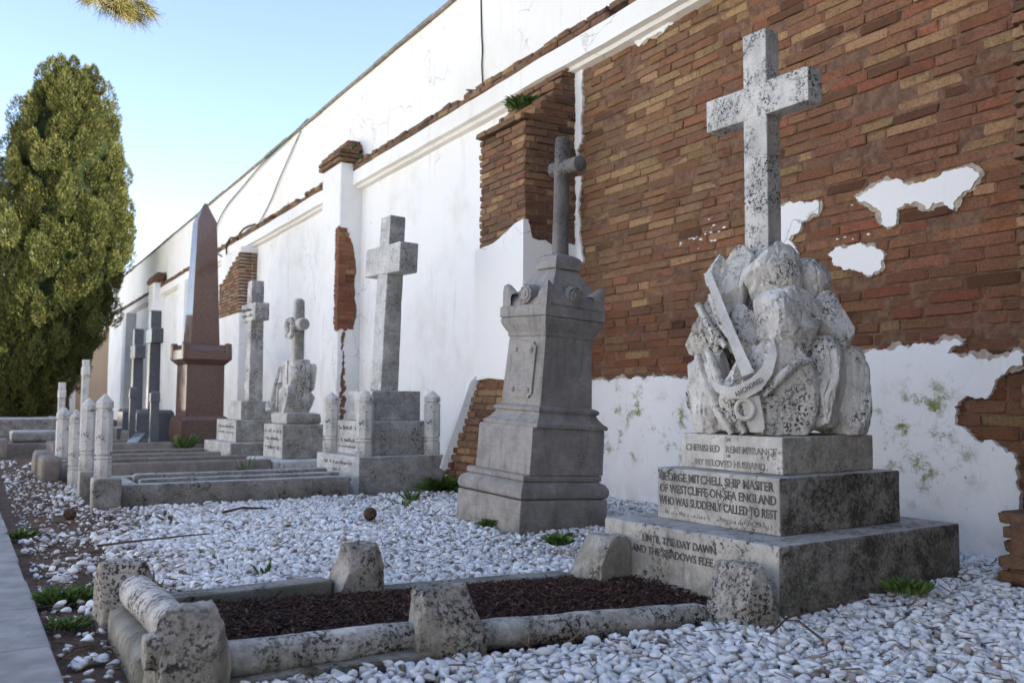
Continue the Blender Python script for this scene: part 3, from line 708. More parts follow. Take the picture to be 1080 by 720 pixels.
# ------------------------------------------------------------------ the cross on a rock (nearest monument)
mon = thing('rock_cross_monument', 'marble cross on a pile of carved rocks with an anchor, above three inscribed steps', 'grave monument', (3.69, 3.40, 0), 0.06)
stone('step', cbox(0, 0, 1.435, 1.176, -0.15, 0.272), M['plinth'], mon, r=0.012, seed=1.0)['label'] = 'widest bottom step, dark with lichen and painted shade on its side'
stone('step', cbox(0, 0.01, 0.962, 0.825, 0.2725, 0.543), M['plinth'], mon, r=0.008, seed=2.0)['label'] = 'middle step carrying four lines of lettering'
stone('step', cbox(0.02, 0.03, 0.736, 0.685, 0.5435, 0.728), M['marble'], mon, r=0.008, seed=3.0)['label'] = 'top step under the rocks'
up = (0, 0, 1); rt = (0, -1, 0)
text_mesh([('UNTIL THE DAY DAWN', -0.03, 0.186, 0.037, 0.50), ('AND THE SHADOWS FLEE AWAY', 0.0, 0.126, 0.037, 0.72)], M['lead'], mon, (-0.7175 - 0.0035, 0, 0), rt, up, None)
text_mesh([('GEORGE MITCHELL SHIP MASTER', -0.01, 0.478, 0.043, 0.77), ('OF WESTCLIFFE-ON-SEA ENGLAND', 0.0, 0.415, 0.043, 0.78), ('WHO WAS SUDDENLY CALLED TO REST', 0.0, 0.350, 0.043, 0.79)], M['lead'], mon, (-0.481 - 0.0025, 0.01, 0), rt, up, None)
text_mesh([('IN', 0.0, 0.694, 0.020, None), ('CHERISHED   REMEMBRANCE', 0.0, 0.636, 0.036, 0.61), ('OF', 0.0, 0.612, 0.016, None), ('MY BELOVED HUSBAND', 0.0, 0.562, 0.034, 0.47)], M['worn_lead'], mon, (-0.348 - 0.0025, 0.03, 0), rt, up, None)
# last line is too worn to read: only broken strokes are left
bm = bmesh.new(); r2 = random.Random(14)
for i in range(62):
    if r2.random() < 0.25: continue
    yy = 0.37 - i * 0.0118; hh = r2.uniform(0.006, 0.026); zz = 0.296 + r2.uniform(0, 0.008)
    box(bm, -0.4838, -0.480, yy - r2.uniform(0.0012, 0.003), yy + 0.002, zz, zz + hh)
obj('inscription', bm, M['worn_lead'], mon)['label'] = 'worn last line of the inscription, unreadable'
# rocks: local frame, right = camera right, toward = toward the viewer
vd = Vector((-0.76, -0.65, 0)).normalized(); vr = Vector((0.65, -0.76, 0)).normalized()
bm = bmesh.new(); Z0 = 0.728
def rk(u, z, d, ru, rz_, rd, seed, planes=10, amp=0.035, tilt=0.0, **k):
    c = vr * u + vd * d + Vector((0.02, 0.03, Z0 + z)); a = math.atan2(vr.y, vr.x)
    ex = [((0, 0, -1), min(1.2, z / rz_))] if z < 0.3 else []
    rock(bm, c, (ru * 0.95, rd * 0.95, rz_ * 0.98), planes, seed, 5, amp, Matrix.Rotation(a, 4, 'Z') @ Matrix.Rotation(tilt, 4, 'Y'), extra=ex, lo=0.68, hi=0.97, flute=0.075, **k)
# lower course of upright boulders
rk(0.02, 0.225, 0.26, 0.165, 0.245, 0.15, 1); rk(0.235, 0.225, 0.17, 0.125, 0.245, 0.14, 2); rk(0.36, 0.215, 0.03, 0.12, 0.235, 0.14, 3)
rk(-0.15, 0.20, 0.24, 0.115, 0.225, 0.12, 4, tilt=0.15); rk(-0.325, 0.24, 0.08, 0.15, 0.255, 0.15, 5, tilt=-0.10)
rk(-0.32, 0.22, -0.12, 0.14, 0.24, 0.15, 6); rk(-0.1, 0.22, -0.26, 0.18, 0.25, 0.14, 7); rk(0.18, 0.22, -0.24, 0.16, 0.25, 0.15, 8); rk(0.32, 0.22, -0.12, 0.12, 0.24, 0.14, 9)
# middle course
rk(0.06, 0.575, 0.20, 0.185, 0.165, 0.16, 47); rk(0.275, 0.575, 0.06, 0.115, 0.155, 0.14, 12); rk(-0.33, 0.575, 0.04, 0.12, 0.17, 0.13, 13, tilt=0.3)
rk(-0.16, 0.54, 0.10, 0.10, 0.16, 0.10, 14); rk(-0.2, 0.57, -0.15, 0.15, 0.17, 0.14, 15); rk(0.14, 0.57, -0.16, 0.15, 0.17, 0.15, 16); rk(0, 0.42, 0, 0.17, 0.36, 0.15, 17)
# top course
rk(-0.02, 0.83, 0.10, 0.145, 0.185, 0.12, 21); rk(0.185, 0.85, 0.0, 0.10, 0.135, 0.11, 22); rk(-0.22, 0.80, 0.05, 0.12, 0.19, 0.10, 23, tilt=0.25)
rk(-0.02, 0.80, -0.12, 0.14, 0.16, 0.12, 24); rk(-0.30, 0.87, 0.05, 0.065, 0.10, 0.065, 25)
obj('rockwork', bm, M['marble_rock'], mon, 28)
# draped fronds carved over the boulders
bm = bmesh.new()
def frond(pts, r0):
    P = [vr * u + vd * d + Vector((0.02, 0.03, Z0 + z)) for u, z, d in pts]; tube(bm, P, [r0 * (0.5 + 0.5 * math.sin(math.pi * (i + 0.6) / len(P))) for i in range(len(P))], 7)
frond([(-0.40, 0.42, 0.16), (-0.36, 0.27, 0.22), (-0.29, 0.12, 0.26), (-0.22, 0.01, 0.29)], 0.030)
frond([(-0.345, 0.45, 0.20), (-0.29, 0.30, 0.26), (-0.22, 0.14, 0.31), (-0.16, 0.01, 0.34)], 0.030)
frond([(-0.40, 0.70, 0.12), (-0.34, 0.58, 0.17), (-0.25, 0.46, 0.22)], 0.026)
frond([(-0.33, 0.75, 0.13), (-0.28, 0.60, 0.19), (-0.21, 0.48, 0.23)], 0.024)
frond([(-0.06, 0.20, 0.40), (0.02, 0.30, 0.405), (0.10, 0.37, 0.38), (0.17, 0.38, 0.33)], 0.024)
obj('carved_fronds', bm, M['marble_rock'], mon, 60)
# anchor
anc = link(bpy.data.objects.new('anchor', None), mon)
def AP(u, z, d): return vr * u + vd * (d - 0.075) + Vector((0.02, 0.03, Z0 + z))
bm = bmesh.new()
def bar(bm, pts, wu, wd):
    """flat-sided bar through (u,z,d) points"""
    rows = []
    for i, p in enumerate(pts):
        a = AP(*pts[max(0, i - 1)]); b = AP(*pts[min(len(pts) - 1, i + 1)]); t = (b - a).normalized(); s = t.cross(vd).normalized(); n = s.cross(t)
        ww = wu[i] if isinstance(wu, list) else wu; c = AP(*p)
        rows.append([bm.verts.new(c + s * sx * ww + n * sy * wd) for sx, sy in ((-1, -1), (-.6, -1.25), (.6, -1.25), (1, -1), (1, 1), (-1, 1))])
    for r0, r1 in zip(rows, rows[1:]):
        for k in range(6): bm.faces.new((r0[k], r0[(k + 1) % 6], r1[(k + 1) % 6], r1[k]))
    bm.faces.new(rows[0]); bm.faces.new(rows[-1][::-1])
bar(bm, [(-0.345, 0.86, 0.20), (-0.25, 0.60, 0.32), (-0.19, 0.44, 0.40), (-0.135, 0.30, 0.47)], [0.020, 0.023, 0.026, 0.032], 0.024)
obj('shank', bm, M['anchor'], anc, 50)
bm = bmesh.new()
arc = [(-0.325, 0.285, 0.42), (-0.28, 0.235, 0.45), (-0.22, 0.215, 0.48), (-0.16, 0.225, 0.50), (-0.10, 0.26, 0.505), (-0.05, 0.32, 0.50), (-0.02, 0.40, 0.47), (-0.015, 0.49, 0.43)]
bar(bm, arc, [0.005, 0.020, 0.030, 0.038, 0.038, 0.031, 0.022, 0.004], 0.024)
obj('arms', bm, M['anchor'], anc, 50)
bm = bmesh.new(); ring = [AP(-0.155 + 0.042 * math.cos(a), 0.135 + 0.048 * math.sin(a), 0.50) for a in [i * math.pi / 8 for i in range(17)]]
tube(bm, ring, 0.013, 8, cap=False); obj('ring', bm, M['anchor'], anc, 60)
bm = bmesh.new(); bar(bm, [(-0.13, 0.20, 0.47), (-0.115, 0.12, 0.46), (-0.10, 0.05, 0.45), (-0.10, 0.02, 0.45)], [0.045, 0.045, 0.04, 0.03], 0.03); obj('crown_tip', bm, M['anchor'], anc, 50)
t = Vector((0.86, 0, 0.51)); rgt = (vr * 0.86 + Vector((0, 0, 0.51))).normalized(); upv = vd.cross(rgt).normalized()
if upv.z < 0: upv = -upv
bmx = text_mesh([('ANCHORED', 0, -0.012, 0.024, 0.155)], M['lead'], anc, AP(-0.135, 0.245, 0.535), rgt, upv, None)
# the cross
cr = link(bpy.data.objects.new('cross', None), mon)
bm = bmesh.new(); worn_box(bm, -0.055, 0.055, 0.0, 0.165, 1.30, 2.955, r=0.006, cell=0.07, seed=6, wear=0.5); obj('shaft', bm, M['marble_cross'], cr, 40)
bm = bmesh.new()
worn_box(bm, -0.0585, 0.0585, -0.275, 0.44, 2.47, 2.655, r=0.006, cell=0.07, seed=7, wear=0.3)
obj('arms', bm, M['marble_cross'], cr, 40)

# ------------------------------------------------------------------ the kerbed grave in front of it
gs = thing('grave_surround', 'rough stone grave kerb with six hewn corner stones round dark red soil', 'grave kerb', (0, 0, 0))
def post(c, s, seed, planes, label, rz=0.0, extra=(), amp=0.07):
    bm = bmesh.new()
    ex = [((1, 0, 0), 0.86), ((-1, 0, 0), 0.86), ((0, 1, 0), 0.86), ((0, -1, 0), 0.86), ((0, 0, 1), 0.9)] + list(extra)
    rock(bm, Vector(c), s, planes + 3, seed, 5, amp, Matrix.Rotation(rz, 4, 'Z'), ex, 0.80, 1.08, 0.5)
    obj('corner_stone', bm, M['rough_stone'], gs, 45)['label'] = label
post((0.575, 2.87, 0.03), (0.125, 0.125, 0.27), 51, 5, 'near left stone with a round carved boss', 0.1)
post((0.535, 3.91, 0.03), (0.12, 0.11, 0.24), 52, 5, 'far left stone, pitted black', 0.1)
post((1.50, 2.97, -0.005), (0.155, 0.14, 0.25), 53, 8, 'near middle stone leaning a little', -0.25)
post((1.52, 3.98, 0.012), (0.125, 0.125, 0.24), 54, 5, 'far middle stone', 0.05)
post((2.87, 2.83, -0.03), (0.14, 0.17, 0.26), 55, 1, 'near right stone with a chiselled ridge', 0.35, [((-0.75, 0.25, 0.65), 0.78), ((0.45, -0.75, 0.45), 0.70), ((-0.6, -0.75, 0.2), 0.86), ((0.8, 0.1, 0.6), 0.8)])
post((2.83, 3.82, -0.02), (0.155, 0.14, 0.25), 56, 7, 'far right stone', 0.2)
bm = bmesh.new()
tube(bm, [(0.44, 2.83, 0.16), (0.50, 2.83, 0.16), (0.62, 2.84, 0.16)], [0.05, 0.062, 0.062], 20); obj('carved_boss', bm, M['rough_stone'], gs, 50)
def rail(p0, p1, r, seed, label=None, n=26, flat=0.0):
    bm = bmesh.new(); rows = []; p0 = Vector(p0); p1 = Vector(p1); L = (p1 - p0).length; N = max(8, int(L / 0.04)); t = (p1 - p0).normalized(); a = t.cross(Vector((0, 0, 1))).normalized()
    for i in range(N + 1):
        c = p0.lerp(p1, i / N); row = []
        e = min(1, min(i, N - i) * 0.04 / 0.03 + 0.86)
        for k in range(n):
            th = 2 * math.pi * k / n; d = a * math.cos(th) + Vector((0, 0, 1)) * math.sin(th)
            q = c + d * r; nn = mnoise.noise(q * 7 + Vector((seed, 0, 0))) * 0.08 + mnoise.noise(q * 22 + Vector((seed, 3, 0))) * 0.04
            row.append(bm.verts.new(c + d * r * e * (1 + nn)))
        rows.append(row)
    for r0, r1 in zip(rows, rows[1:]):
        for k in range(n): bm.faces.new((r0[k], r0[(k + 1) % n], r1[(k + 1) % n], r1[k]))
    bm.faces.new(rows[0][::-1]); bm.faces.new(rows[-1])
    o = obj('round_rail', bm, M['rail'], gs, 50)
    if label: o['label'] = label
rail((0.67, 2.95, 0.07), (1.40, 3.00, 0.045), 0.060, 1); rail((1.61, 3.00, 0.018), (2.76, 2.98, -0.035), 0.058, 2)
rail((0.575, 2.98, 0.165), (0.555, 3.83, 0.145), 0.065, 3)
bm = bmesh.new(); worn_box(bm, 0.68, 1.40, 2.86, 3.06, -0.1, 0.022, r=0.015, seed=4)
obj('rail_footing', bm, M['kerb'], gs, 40); bm = bmesh.new(); worn_box(bm, 0.45, 0.64, 3.00, 3.82, -0.1, 0.10, r=0.05, seed=7)
obj('rail_footing', bm, M['kerb'], gs, 40)
def kerb_between(par, p0, p1, wdt, z0, z1, mat, seed, r=0.012, name='kerb', label=None):
    p0 = Vector((*p0, 0)); p1 = Vector((*p1, 0)); L = (p1 - p0).length; a = math.atan2(p1.y - p0.y, p1.x - p0.x)
    bm = bmesh.new(); worn_box(bm, 0, L, -wdt / 2, wdt / 2, z0, z1, r=r, seed=seed)
    bm.transform(Matrix.Translation(p0) @ Matrix.Rotation(a, 4, 'Z')); o = obj(name, bm, mat, par, 40)
    if label: o['label'] = label
    return o
kerb_between(gs, (0.64, 3.95), (1.40, 3.99), 0.13, -0.15, 0.085, M['kerb'], 8); kerb_between(gs, (1.64, 3.99), (2.69, 3.93), 0.14, -0.15, 0.035, M['kerb'], 9).rotation_euler = (0, 0.012, 0)
def mulch_z(x, y): return 0.035 - 0.075 * (x - 0.66) / 2.33 + 0.02 * math.sin(math.pi * (y - 3.06) / 0.86)
bm = bmesh.new(); n = 40
g = [[bm.verts.new((0.66 + 2.33 * i / n, 3.06 + 0.86 * j / 16, mulch_z(0.66 + 2.33 * i / n, 3.06 + 0.86 * j / 16) + 0.012 * mnoise.noise(Vector((i * 0.4, j * 0.5, 0))))) for j in range(17)] for i in range(n + 1)]
for i in range(n):
    for j in range(16): bm.faces.new((g[i][j], g[i + 1][j], g[i + 1][j + 1], g[i][j + 1]))
tag(obj('grave_soil', bm, M['mulch_soil'], None, 60), kind='structure')

def sticks(n, region, zf, l0, l1, w0, w1, seed, curl=0.3):
    r = np.random.default_rng(seed); V = []; Fc = []
    for i in range(n):
        x, y = region(r)
        L = r.uniform(l0, l1); wd = r.uniform(w0, w1); a = r.uniform(0, 6.28); tl = r.normal(0, curl); z = zf(x, y) + r.uniform(0, 0.012) + abs(math.sin(tl)) * L / 2
        d = np.array([math.cos(a) * math.cos(tl), math.sin(a) * math.cos(tl), math.sin(tl)]); s = np.array([-math.sin(a), math.cos(a), r.normal(0, 0.4)]); s /= np.linalg.norm(s); u = np.cross(d, s)
        c = np.array([x, y, z]); b = len(V)
        for e in (-1, 1):
            bend = u * 0.15 * L * (e > 0) * r.normal(0, 0.6)
            for p, q in ((-1, -.4), (1, -.4), (1, .4), (-1, .4)): V.append(c + d * L / 2 * e + s * wd / 2 * p * (0.6 if e > 0 else 1) + u * wd * 0.5 * q + bend)
        for f in ((0, 1, 2, 3), (7, 6, 5, 4), (0, 4, 5, 1), (1, 5, 6, 2), (2, 6, 7, 3), (3, 7, 4, 0)): Fc.append([b + k for k in f])
    return mesh_np('sticks', V, Fc)
me = sticks(8000, lambda r: (r.uniform(0.68, 2.97), r.uniform(3.07, 3.90)), lambda x, y: mulch_z(x, y) + 0.006, 0.008, 0.038, 0.003, 0.012, 2)
tag(obj('bark_mulch', me, M['mulch']), kind='stuff')

# ------------------------------------------------------------------ the grey moulded monument
dk = thing('pedestal_monument', 'tall dark grey moulded marble pedestal topped by a round-limbed cross, leaning slightly', 'grave monument', (3.52, 5.52, 0), 0.09)
dk.rotation_euler = (Matrix.Rotation(R(3.6), 4, Vector((0.51, 0.86, 0))) @ Matrix.Rotation(0.09, 4, 'Z')).to_euler()
h = 0.39
bm = bmesh.new(); worn_box(bm, -h - 0.05, h - 0.05, -h + 0.035, h + 0.035, -0.15, 0.222, r=0.008, seed=1); obj('base_block', bm, M['grey_marble'], dk, 40)
def sq(rings, name, label=None, par=dk, mat=None, seg=1, ang=35, c=(0, 0)):
    bm = bmesh.new(); loft(bm, [(a, a, z) for a, z in rings], 4, c, 0, seg); o = obj(name, bm, mat or M['grey_marble'], par, ang)
    if label: o['label'] = label
    return o
sq([(0.36, 0.2225), (0.385, 0.235), (0.395, 0.26), (0.392, 0.29), (0.375, 0.32), (0.345, 0.338), (0.338, 0.345), (0.350, 0.350), (0.350, 0.382), (0.335, 0.39)], 'base_moulding', c=(-0.05, 0.035))
sq([(0.330, 0.3905), (0.326, 0.70), (0.322, 0.713)], 'middle_block', c=(-0.02, 0.015))
sq([(0.322, 0.7135), (0.325, 0.725), (0.322, 0.74), (0.300, 0.755), (0.275, 0.785), (0.262, 0.808), (0.262, 0.815), (0.275, 0.825), (0.277, 0.838), (0.268, 0.850), (0.245, 0.862)], 'die_moulding')
die = sq([(0.236, 0.8625), (0.216, 1.352)], 'die', seg=4)
sq([(0.216, 1.3525), (0.226, 1.362), (0.226, 1.385), (0.233, 1.395), (0.252, 1.425), (0.268, 1.455), (0.272, 1.475), (0.264, 1.492), (0.276, 1.496), (0.276, 1.565), (0.268, 1.575)], 'cornice')
# inscribed tablet with four rosettes on the path side
bm = bmesh.new()
def dx(z): return -(0.236 - (z - 0.8625) * 0.02 / 0.4895)
def tb(bm, y0, y1, z0, z1, t, cham=0.03):
    pts = [(y0 + cham, z0), (y1 - cham, z0), (y1 - cham, z0 + 0.012), (y1, z0 + cham), (y1, z1 - cham), (y1 - cham, z1 - 0.012), (y1 - cham, z1), (y0 + cham, z1), (y0 + cham, z1 - 0.012), (y0, z1 - cham), (y0, z0 + cham), (y0 + cham, z0 + 0.012)]
    slab(bm, pts, lambda u, v, d: (dx(v) - t + d, u, v), t + 0.01)
tb(bm, -0.135, 0.135, 0.91, 1.31, 0.016)
pan = obj('tablet', bm, M['grey_marble'], dk, 30)
for sy in (-1, 1):
    for zz in (0.965, 1.255):
        bm = bmesh.new()
        for k in range(8):
            a = k * math.pi / 4; c = Vector((dx(zz) - 0.017, sy * 0.09 + 0.013 * math.cos(a), zz + 0.013 * math.sin(a))); bmesh.ops.create_icosphere(bm, subdivisions=1, radius=0.009, matrix=Matrix.Translation(c))
        bmesh.ops.create_icosphere(bm, subdivisions=2, radius=0.009, matrix=Matrix.Translation((dx(zz) - 0.02, sy * 0.09, zz)))
        obj('rosette', bm, M['grey_marble'], pan, 60)
# roof with scrolled corner horns and round rosettes
bm = bmesh.new(); loft(bm, [(a, a, z) for a, z in ((0.262, 1.5755), (0.255, 1.61), (0.225, 1.65), (0.175, 1.74), (0.125, 1.82), (0.10, 1.86), (0.118, 1.865), (0.120, 1.935), (0.112, 1.95), (0.075, 1.975))], 4, (0.02, -0.012)); obj('roof', bm, M['grey_marble'], dk, 35)
for a in range(4):
    Rm = Matrix.Rotation(a * math.pi / 2, 4, 'Z')
    bm = bmesh.new(); prof = [(0.272, 1.5758), (0.276, 1.68), (0.272, 1.73), (0.252, 1.748), (0.230, 1.735), (0.212, 1.69), (0.17, 1.64), (0.12, 1.60)]
    # a quarter horn: lofted wedge on the corner
    rows = []
    for x, z in prof: rows.append([bm.verts.new((x * 0.97, x * 0.97, z)), bm.verts.new((x * 0.97, x * 0.97 - 0.10, 1.5758 + (z - 1.5758) * 0.55)), bm.verts.new((x * 0.97 - 0.10, x * 0.97, 1.5758 + (z - 1.5758) * 0.55))])
    for r0, r1 in zip(rows, rows[1:]):
        for k in range(3): bm.faces.new((r0[k], r0[(k + 1) % 3], r1[(k + 1) % 3], r1[k]))
    bm.faces.new(rows[0]); bm.faces.new(rows[-1][::-1]); bm.transform(Rm); obj('corner_horn', bm, M['grey_marble'], dk, 60)
    bm = bmesh.new()
    def disc(bm, rr, x0, x1, zc, n=24):
        lo = [bm.verts.new((x0, rr * math.cos(2 * math.pi * i / n), zc + rr * math.sin(2 * math.pi * i / n))) for i in range(n)]
        hi_ = [bm.verts.new((x1, rr * 0.86 * math.cos(2 * math.pi * i / n), zc + rr * 0.86 * math.sin(2 * math.pi * i / n))) for i in range(n)]
        for i in range(n): bm.faces.new((lo[i], lo[(i + 1) % n], hi_[(i + 1) % n], hi_[i]))
        bm.faces.new(hi_); bm.faces.new(lo[::-1])
    disc(bm, 0.080, -0.19, -0.258, 1.655); disc(bm, 0.05, -0.25, -0.266, 1.655); disc(bm, 0.022, -0.26, -0.273, 1.655)
    for k in range(8):
        q = k * math.pi / 4; bmesh.ops.create_icosphere(bm, subdivisions=1, radius=0.013, matrix=Matrix.Translation((-0.256, 0.062 * math.cos(q), 1.655 + 0.062 * math.sin(q))))
    bm.transform(Rm); obj('roof_rosette', bm, M['grey_marble'], dk, 40)
bm = bmesh.new()
tube(bm, [(0.025, -0.015, 1.96), (0.025, -0.015, 2.0), (0.013, -0.008, 2.3), (-0.005, 0.006, 2.83), (-0.006, 0.006, 2.86)], [0.07, 0.062, 0.058, 0.057, 0.05], 20); cx = link(bpy.data.objects.new('cross', None), dk); obj('shaft', bm, M['dark_marble'], cx, 50)
bm = bmesh.new(); tube(bm, [(0.0, -0.22, 2.63), (0.0, -0.21, 2.63), (0.0, -0.17, 2.63), (0.0, 0.06, 2.63), (0.0, 0.095, 2.63), (0.0, 0.105, 2.63)], [0.045, 0.06, 0.056, 0.056, 0.06, 0.045], 20); obj('arms', bm, M['dark_marble'], cx, 50)

# ------------------------------------------------------------------ white marble cross with four corner posts (middle distance)
def cross_obj(par, th_x, w_y, z0, z1, arm, za0, za1, mat, yo=0.0, xo=0.0, taper=0.0, ring=0):
    c = link(bpy.data.objects.new('cross', None), par)
    def tp(s):
        k = 1 - taper * (s.z - z0) / (z1 - z0); return Vector((xo + (s.x - xo) * k, yo + (s.y - yo) * k, s.z))
    bm = bmesh.new(); worn_box(bm, xo - th_x / 2, xo + th_x / 2, yo - w_y / 2, yo + w_y / 2, z0, z1, r=0.012, cell=0.12, seed=z1, taper=tp); obj('shaft', bm, mat, c, 40)
    bm = bmesh.new(); e = 0.003
    worn_box(bm, xo - th_x / 2 - e, xo + th_x / 2 + e, yo - arm / 2, yo + arm / 2, za0, za1, r=0.012, cell=0.12, seed=z1 + 3); obj('arms', bm, mat, c, 40)
    return c
c3 = thing('stepped_cross_monument', 'tall plain grey white marble cross on stepped base beside the brick buttress', 'grave monument', (3.55, 8.58, 0), 0.06)
stone('step', cbox(0, 0, 0.95, 1.044, -0.15, 0.351), M['vein_marble'], c3, r=0.008, seed=11); stone('step', cbox(0.02, 0.01, 0.70, 0.80, 0.3515, 0.686), M['vein_marble'], c3, r=0.008, seed=12); stone('step', cbox(0.04, 0.03, 0.54, 0.60, 0.6865, 0.987), M['vein_marble'], c3, r=0.008, seed=13)
cc3 = cross_obj(c3, 0.2, 0.255, 0.0, 1.81, 0.80, 1.20, 1.50, M['vein_marble'], 0, 0, 0.12); cc3.location = (0.02, -0.02, 0.984); cc3.rotation_euler = Matrix.Rotation(R(2.2), 3, Vector((0.51, 0.86, 0))).to_euler()
def scrawl(par, x, rows, y0, y1, mat=M['worn_lead'], seed=1, name='inscription'):
    """far, unreadable lettering: short broken strokes, one part per line"""
    r = random.Random(seed)
    for z, hh in rows:
        bm = bmesh.new(); y = y0
        while y < y1:
            if r.random() < 0.78: box(bm, x - 0.003, x + 0.002, y, y + 0.010, z + r.uniform(0, 0.006), z + hh * r.uniform(0.5, 1.0))
            if r.random() < 0.4: box(bm, x - 0.0035, x + 0.002, y + 0.0101, y + 0.022, z + hh * 0.45, z + hh * 0.6)
            y += r.uniform(0.018, 0.032)
        obj(name, bm, mat, par)
scrawl(c3, -0.475, [(0.26, 0.04), (0.12, 0.04)], -0.35, 0.35, M['lead'], 1); scrawl(c3, -0.475, [(0.195, 0.035)], -0.08, 0.08, M['lead'], 5); scrawl(c3, -0.33, [(0.59, 0.05), (0.47, 0.045), (0.41, 0.03)], -0.26, 0.3, M['lead'], 2)
def corner_post(loc, hgt, rz, label, group, rad=0.083, mat=None):
    t = thing('corner_post', label, 'post', loc, rz, group)
    bm = bmesh.new(); r = rad
    loft(bm, [(r * 0.92, r * 0.92, -0.02), (r, r, 0.0), (r, r, hgt * 0.20), (r * 0.82, r * 0.82, hgt * 0.205), (r * 0.82, r * 0.82, hgt * 0.217), (r, r, hgt * 0.228), (r, r, hgt * 0.245), (r * 0.82, r * 0.82, hgt * 0.25), (r * 0.82, r * 0.82, hgt * 0.262), (r, r, hgt * 0.278), (r, r, hgt * 0.80), (r * 0.84, r * 0.84, hgt * 0.805), (r * 0.84, r * 0.84, hgt * 0.822), (r * 1.02, r * 1.02, hgt * 0.83), (r * 1.02, r * 1.02, hgt * 0.855)], 8)
    obj('post_shaft', bm, mat or M['white_marble'], t, 20)
    bm = bmesh.new(); loft(bm, [(r * 0.98, r * 0.98, hgt * 0.8555), (r * 1.0, r * 1.0, hgt * 0.90), (r * 0.08, r * 0.08, hgt)], 8); obj('post_cap', bm, mat or M['white_marble'], t, 20)
    return t
def w3(x, y): 
    c, s = math.cos(0.06), math.sin(0.06); return (3.55 + c * x - s * y, 8.58 + s * x + c * y)
G3 = 'white octagonal posts round the stepped cross'
corner_post((*w3(-0.37, -0.41), 0.3515), 0.64, 0.06, 'octagonal marble post at the near corner of the stepped cross base', G3)
corner_post((*w3(-0.37, 0.41), 0.3515), 0.62, 0.06, 'octagonal marble post at the far path-side corner of the stepped cross base', G3)
corner_post((*w3(0.37, -0.41), 0.3515), 0.64, 0.06, 'octagonal marble post between the stepped cross and the brick buttress', G3)
# its kerbed plot
k3 = thing('grave_surround', 'pale double stone kerb stretching in front of the stepped cross', 'grave kerb', (0, 0, 0))
def plot(par, x0, x1, y0, y1, z1, mat, wd=0.15, seed=0, th=0.0, name='kerb'):
    kerb_between(par, (x0, y0 + wd / 2), (x1, y0 + wd / 2), wd, -0.12, z1, mat, seed + 1); kerb_between(par, (x0, y1 - wd / 2), (x1, y1 - wd / 2), wd, -0.12, z1 - 0.01, mat, seed + 2)
    kerb_between(par, (x0 + wd / 2, y0 + wd + 0.002), (x0 + wd / 2, y1 - wd - 0.002), wd, -0.12, z1 - 0.005, mat, seed + 3)
plot(k3, 1.02, 2.98, 7.92, 9.05, 0.19, M['pale_kerb'], 0.15, 1)
kerb_between(k3, (1.2, 8.26), (2.99, 8.26), 0.11, -0.1, 0.21, M['pale_kerb'], 9, 0.03, label='inner rounded kerb'); kerb_between(k3, (1.2, 8.60), (2.99, 8.60), 0.11, -0.1, 0.225, M['pale_kerb'], 10, 0.03, label='second inner rounded kerb')
stone('corner_block', (0.80, 1.015, 7.82, 8.06, -0.12, 0.26), M['pale_kerb'], k3, r=0.02, seed=4); stone('corner_block', (0.80, 1.015, 8.92, 9.14, -0.12, 0.24), M['pale_kerb'], k3, r=0.02, seed=5)
GL = 'white octagonal posts at the path end of the graves'
corner_post((0.88, 7.94, 0.26), 0.675, 0.0, 'nearest of the white posts by the path, spotted black', GL, 0.068)
corner_post((0.865, 9.03, 0.24), 0.66, 0.1, 'second of the white posts by the path, wider than the pink one behind it', GL, 0.070)

# ------------------------------------------------------------------ small rock cross with wreath
c5 = thing('wreath_cross_monument', 'small marble cross hung with a carved wreath on a rock and lettered block', 'grave monument', (3.30, 10.62, 0), 0.06)
stone('step', cbox(-0.02, 0, 0.86, 0.98, -0.15, 0.20), M['white_marble'], c5, r=0.02, seed=21); stone('step', cbox(-0.02, 0.02, 0.52, 0.66, 0.2005, 0.60), M['marble'], c5, r=0.01, seed=22); stone('step', cbox(0, 0.02, 0.44, 0.56, 0.6005, 0.735), M['marble'], c5, r=0.03, seed=23)
scrawl(c5, -0.28, [(0.50, 0.045), (0.41, 0.045), (0.30, 0.06)], -0.27, 0.29, M['lead'], 3)
bm = bmesh.new(); fl = [((1, 0, 0), 0.78), ((-1, 0, 0), 0.78), ((0, 1, 0), 0.78), ((0, -1, 0), 0.78), ((0, 0, 1), 0.85)]
for i, (c, sz) in enumerate([((0.0, 0.04, 0.90), (0.22, 0.24, 0.21)), ((-0.03, 0.10, 1.20), (0.13, 0.125, 0.19)), ((-0.02, -0.11, 1.21), (0.14, 0.14, 0.19)), ((0.10, 0.0, 1.18), (0.13, 0.17, 0.17)), ((-0.12, 0.24, 0.93), (0.09, 0.10, 0.20))]): rock(bm, Vector(c), sz, 6, 70 + i, 4, 0.04, None, fl, 0.72, 0.95)
obj('rockwork', bm, M['marble_rock'], c5, 30)
bm = bmesh.new(); tube(bm, [(-0.16, 0.17, 1.30), (-0.21, 0.22, 1.0), (-0.25, 0.25, 0.76)], 0.022, 6); tube(bm, [(-0.24, 0.36, 0.86), (-0.27, 0.27, 0.77), (-0.26, 0.15, 0.78), (-0.24, 0.08, 0.90)], [0.01, 0.025, 0.025, 0.01], 6); obj('anchor', bm, M['white_marble'], c5, 60)
cx5 = link(bpy.data.objects.new('cross', None), c5)
bm = bmesh.new(); loft(bm, [(0.078, 0.078, 1.25), (0.072, 0.072, 2.0), (0.068, 0.068, 2.09), (0.04, 0.04, 2.12)], 8); obj('shaft', bm, M['marble'], cx5, 50)
bm = bmesh.new(); tube(bm, [(0, -0.20, 1.80), (0, -0.18, 1.80), (0, 0.16, 1.80), (0, 0.18, 1.80)], [0.06, 0.075, 0.075, 0.06], 12); obj('arms', bm, M['marble'], cx5, 50)
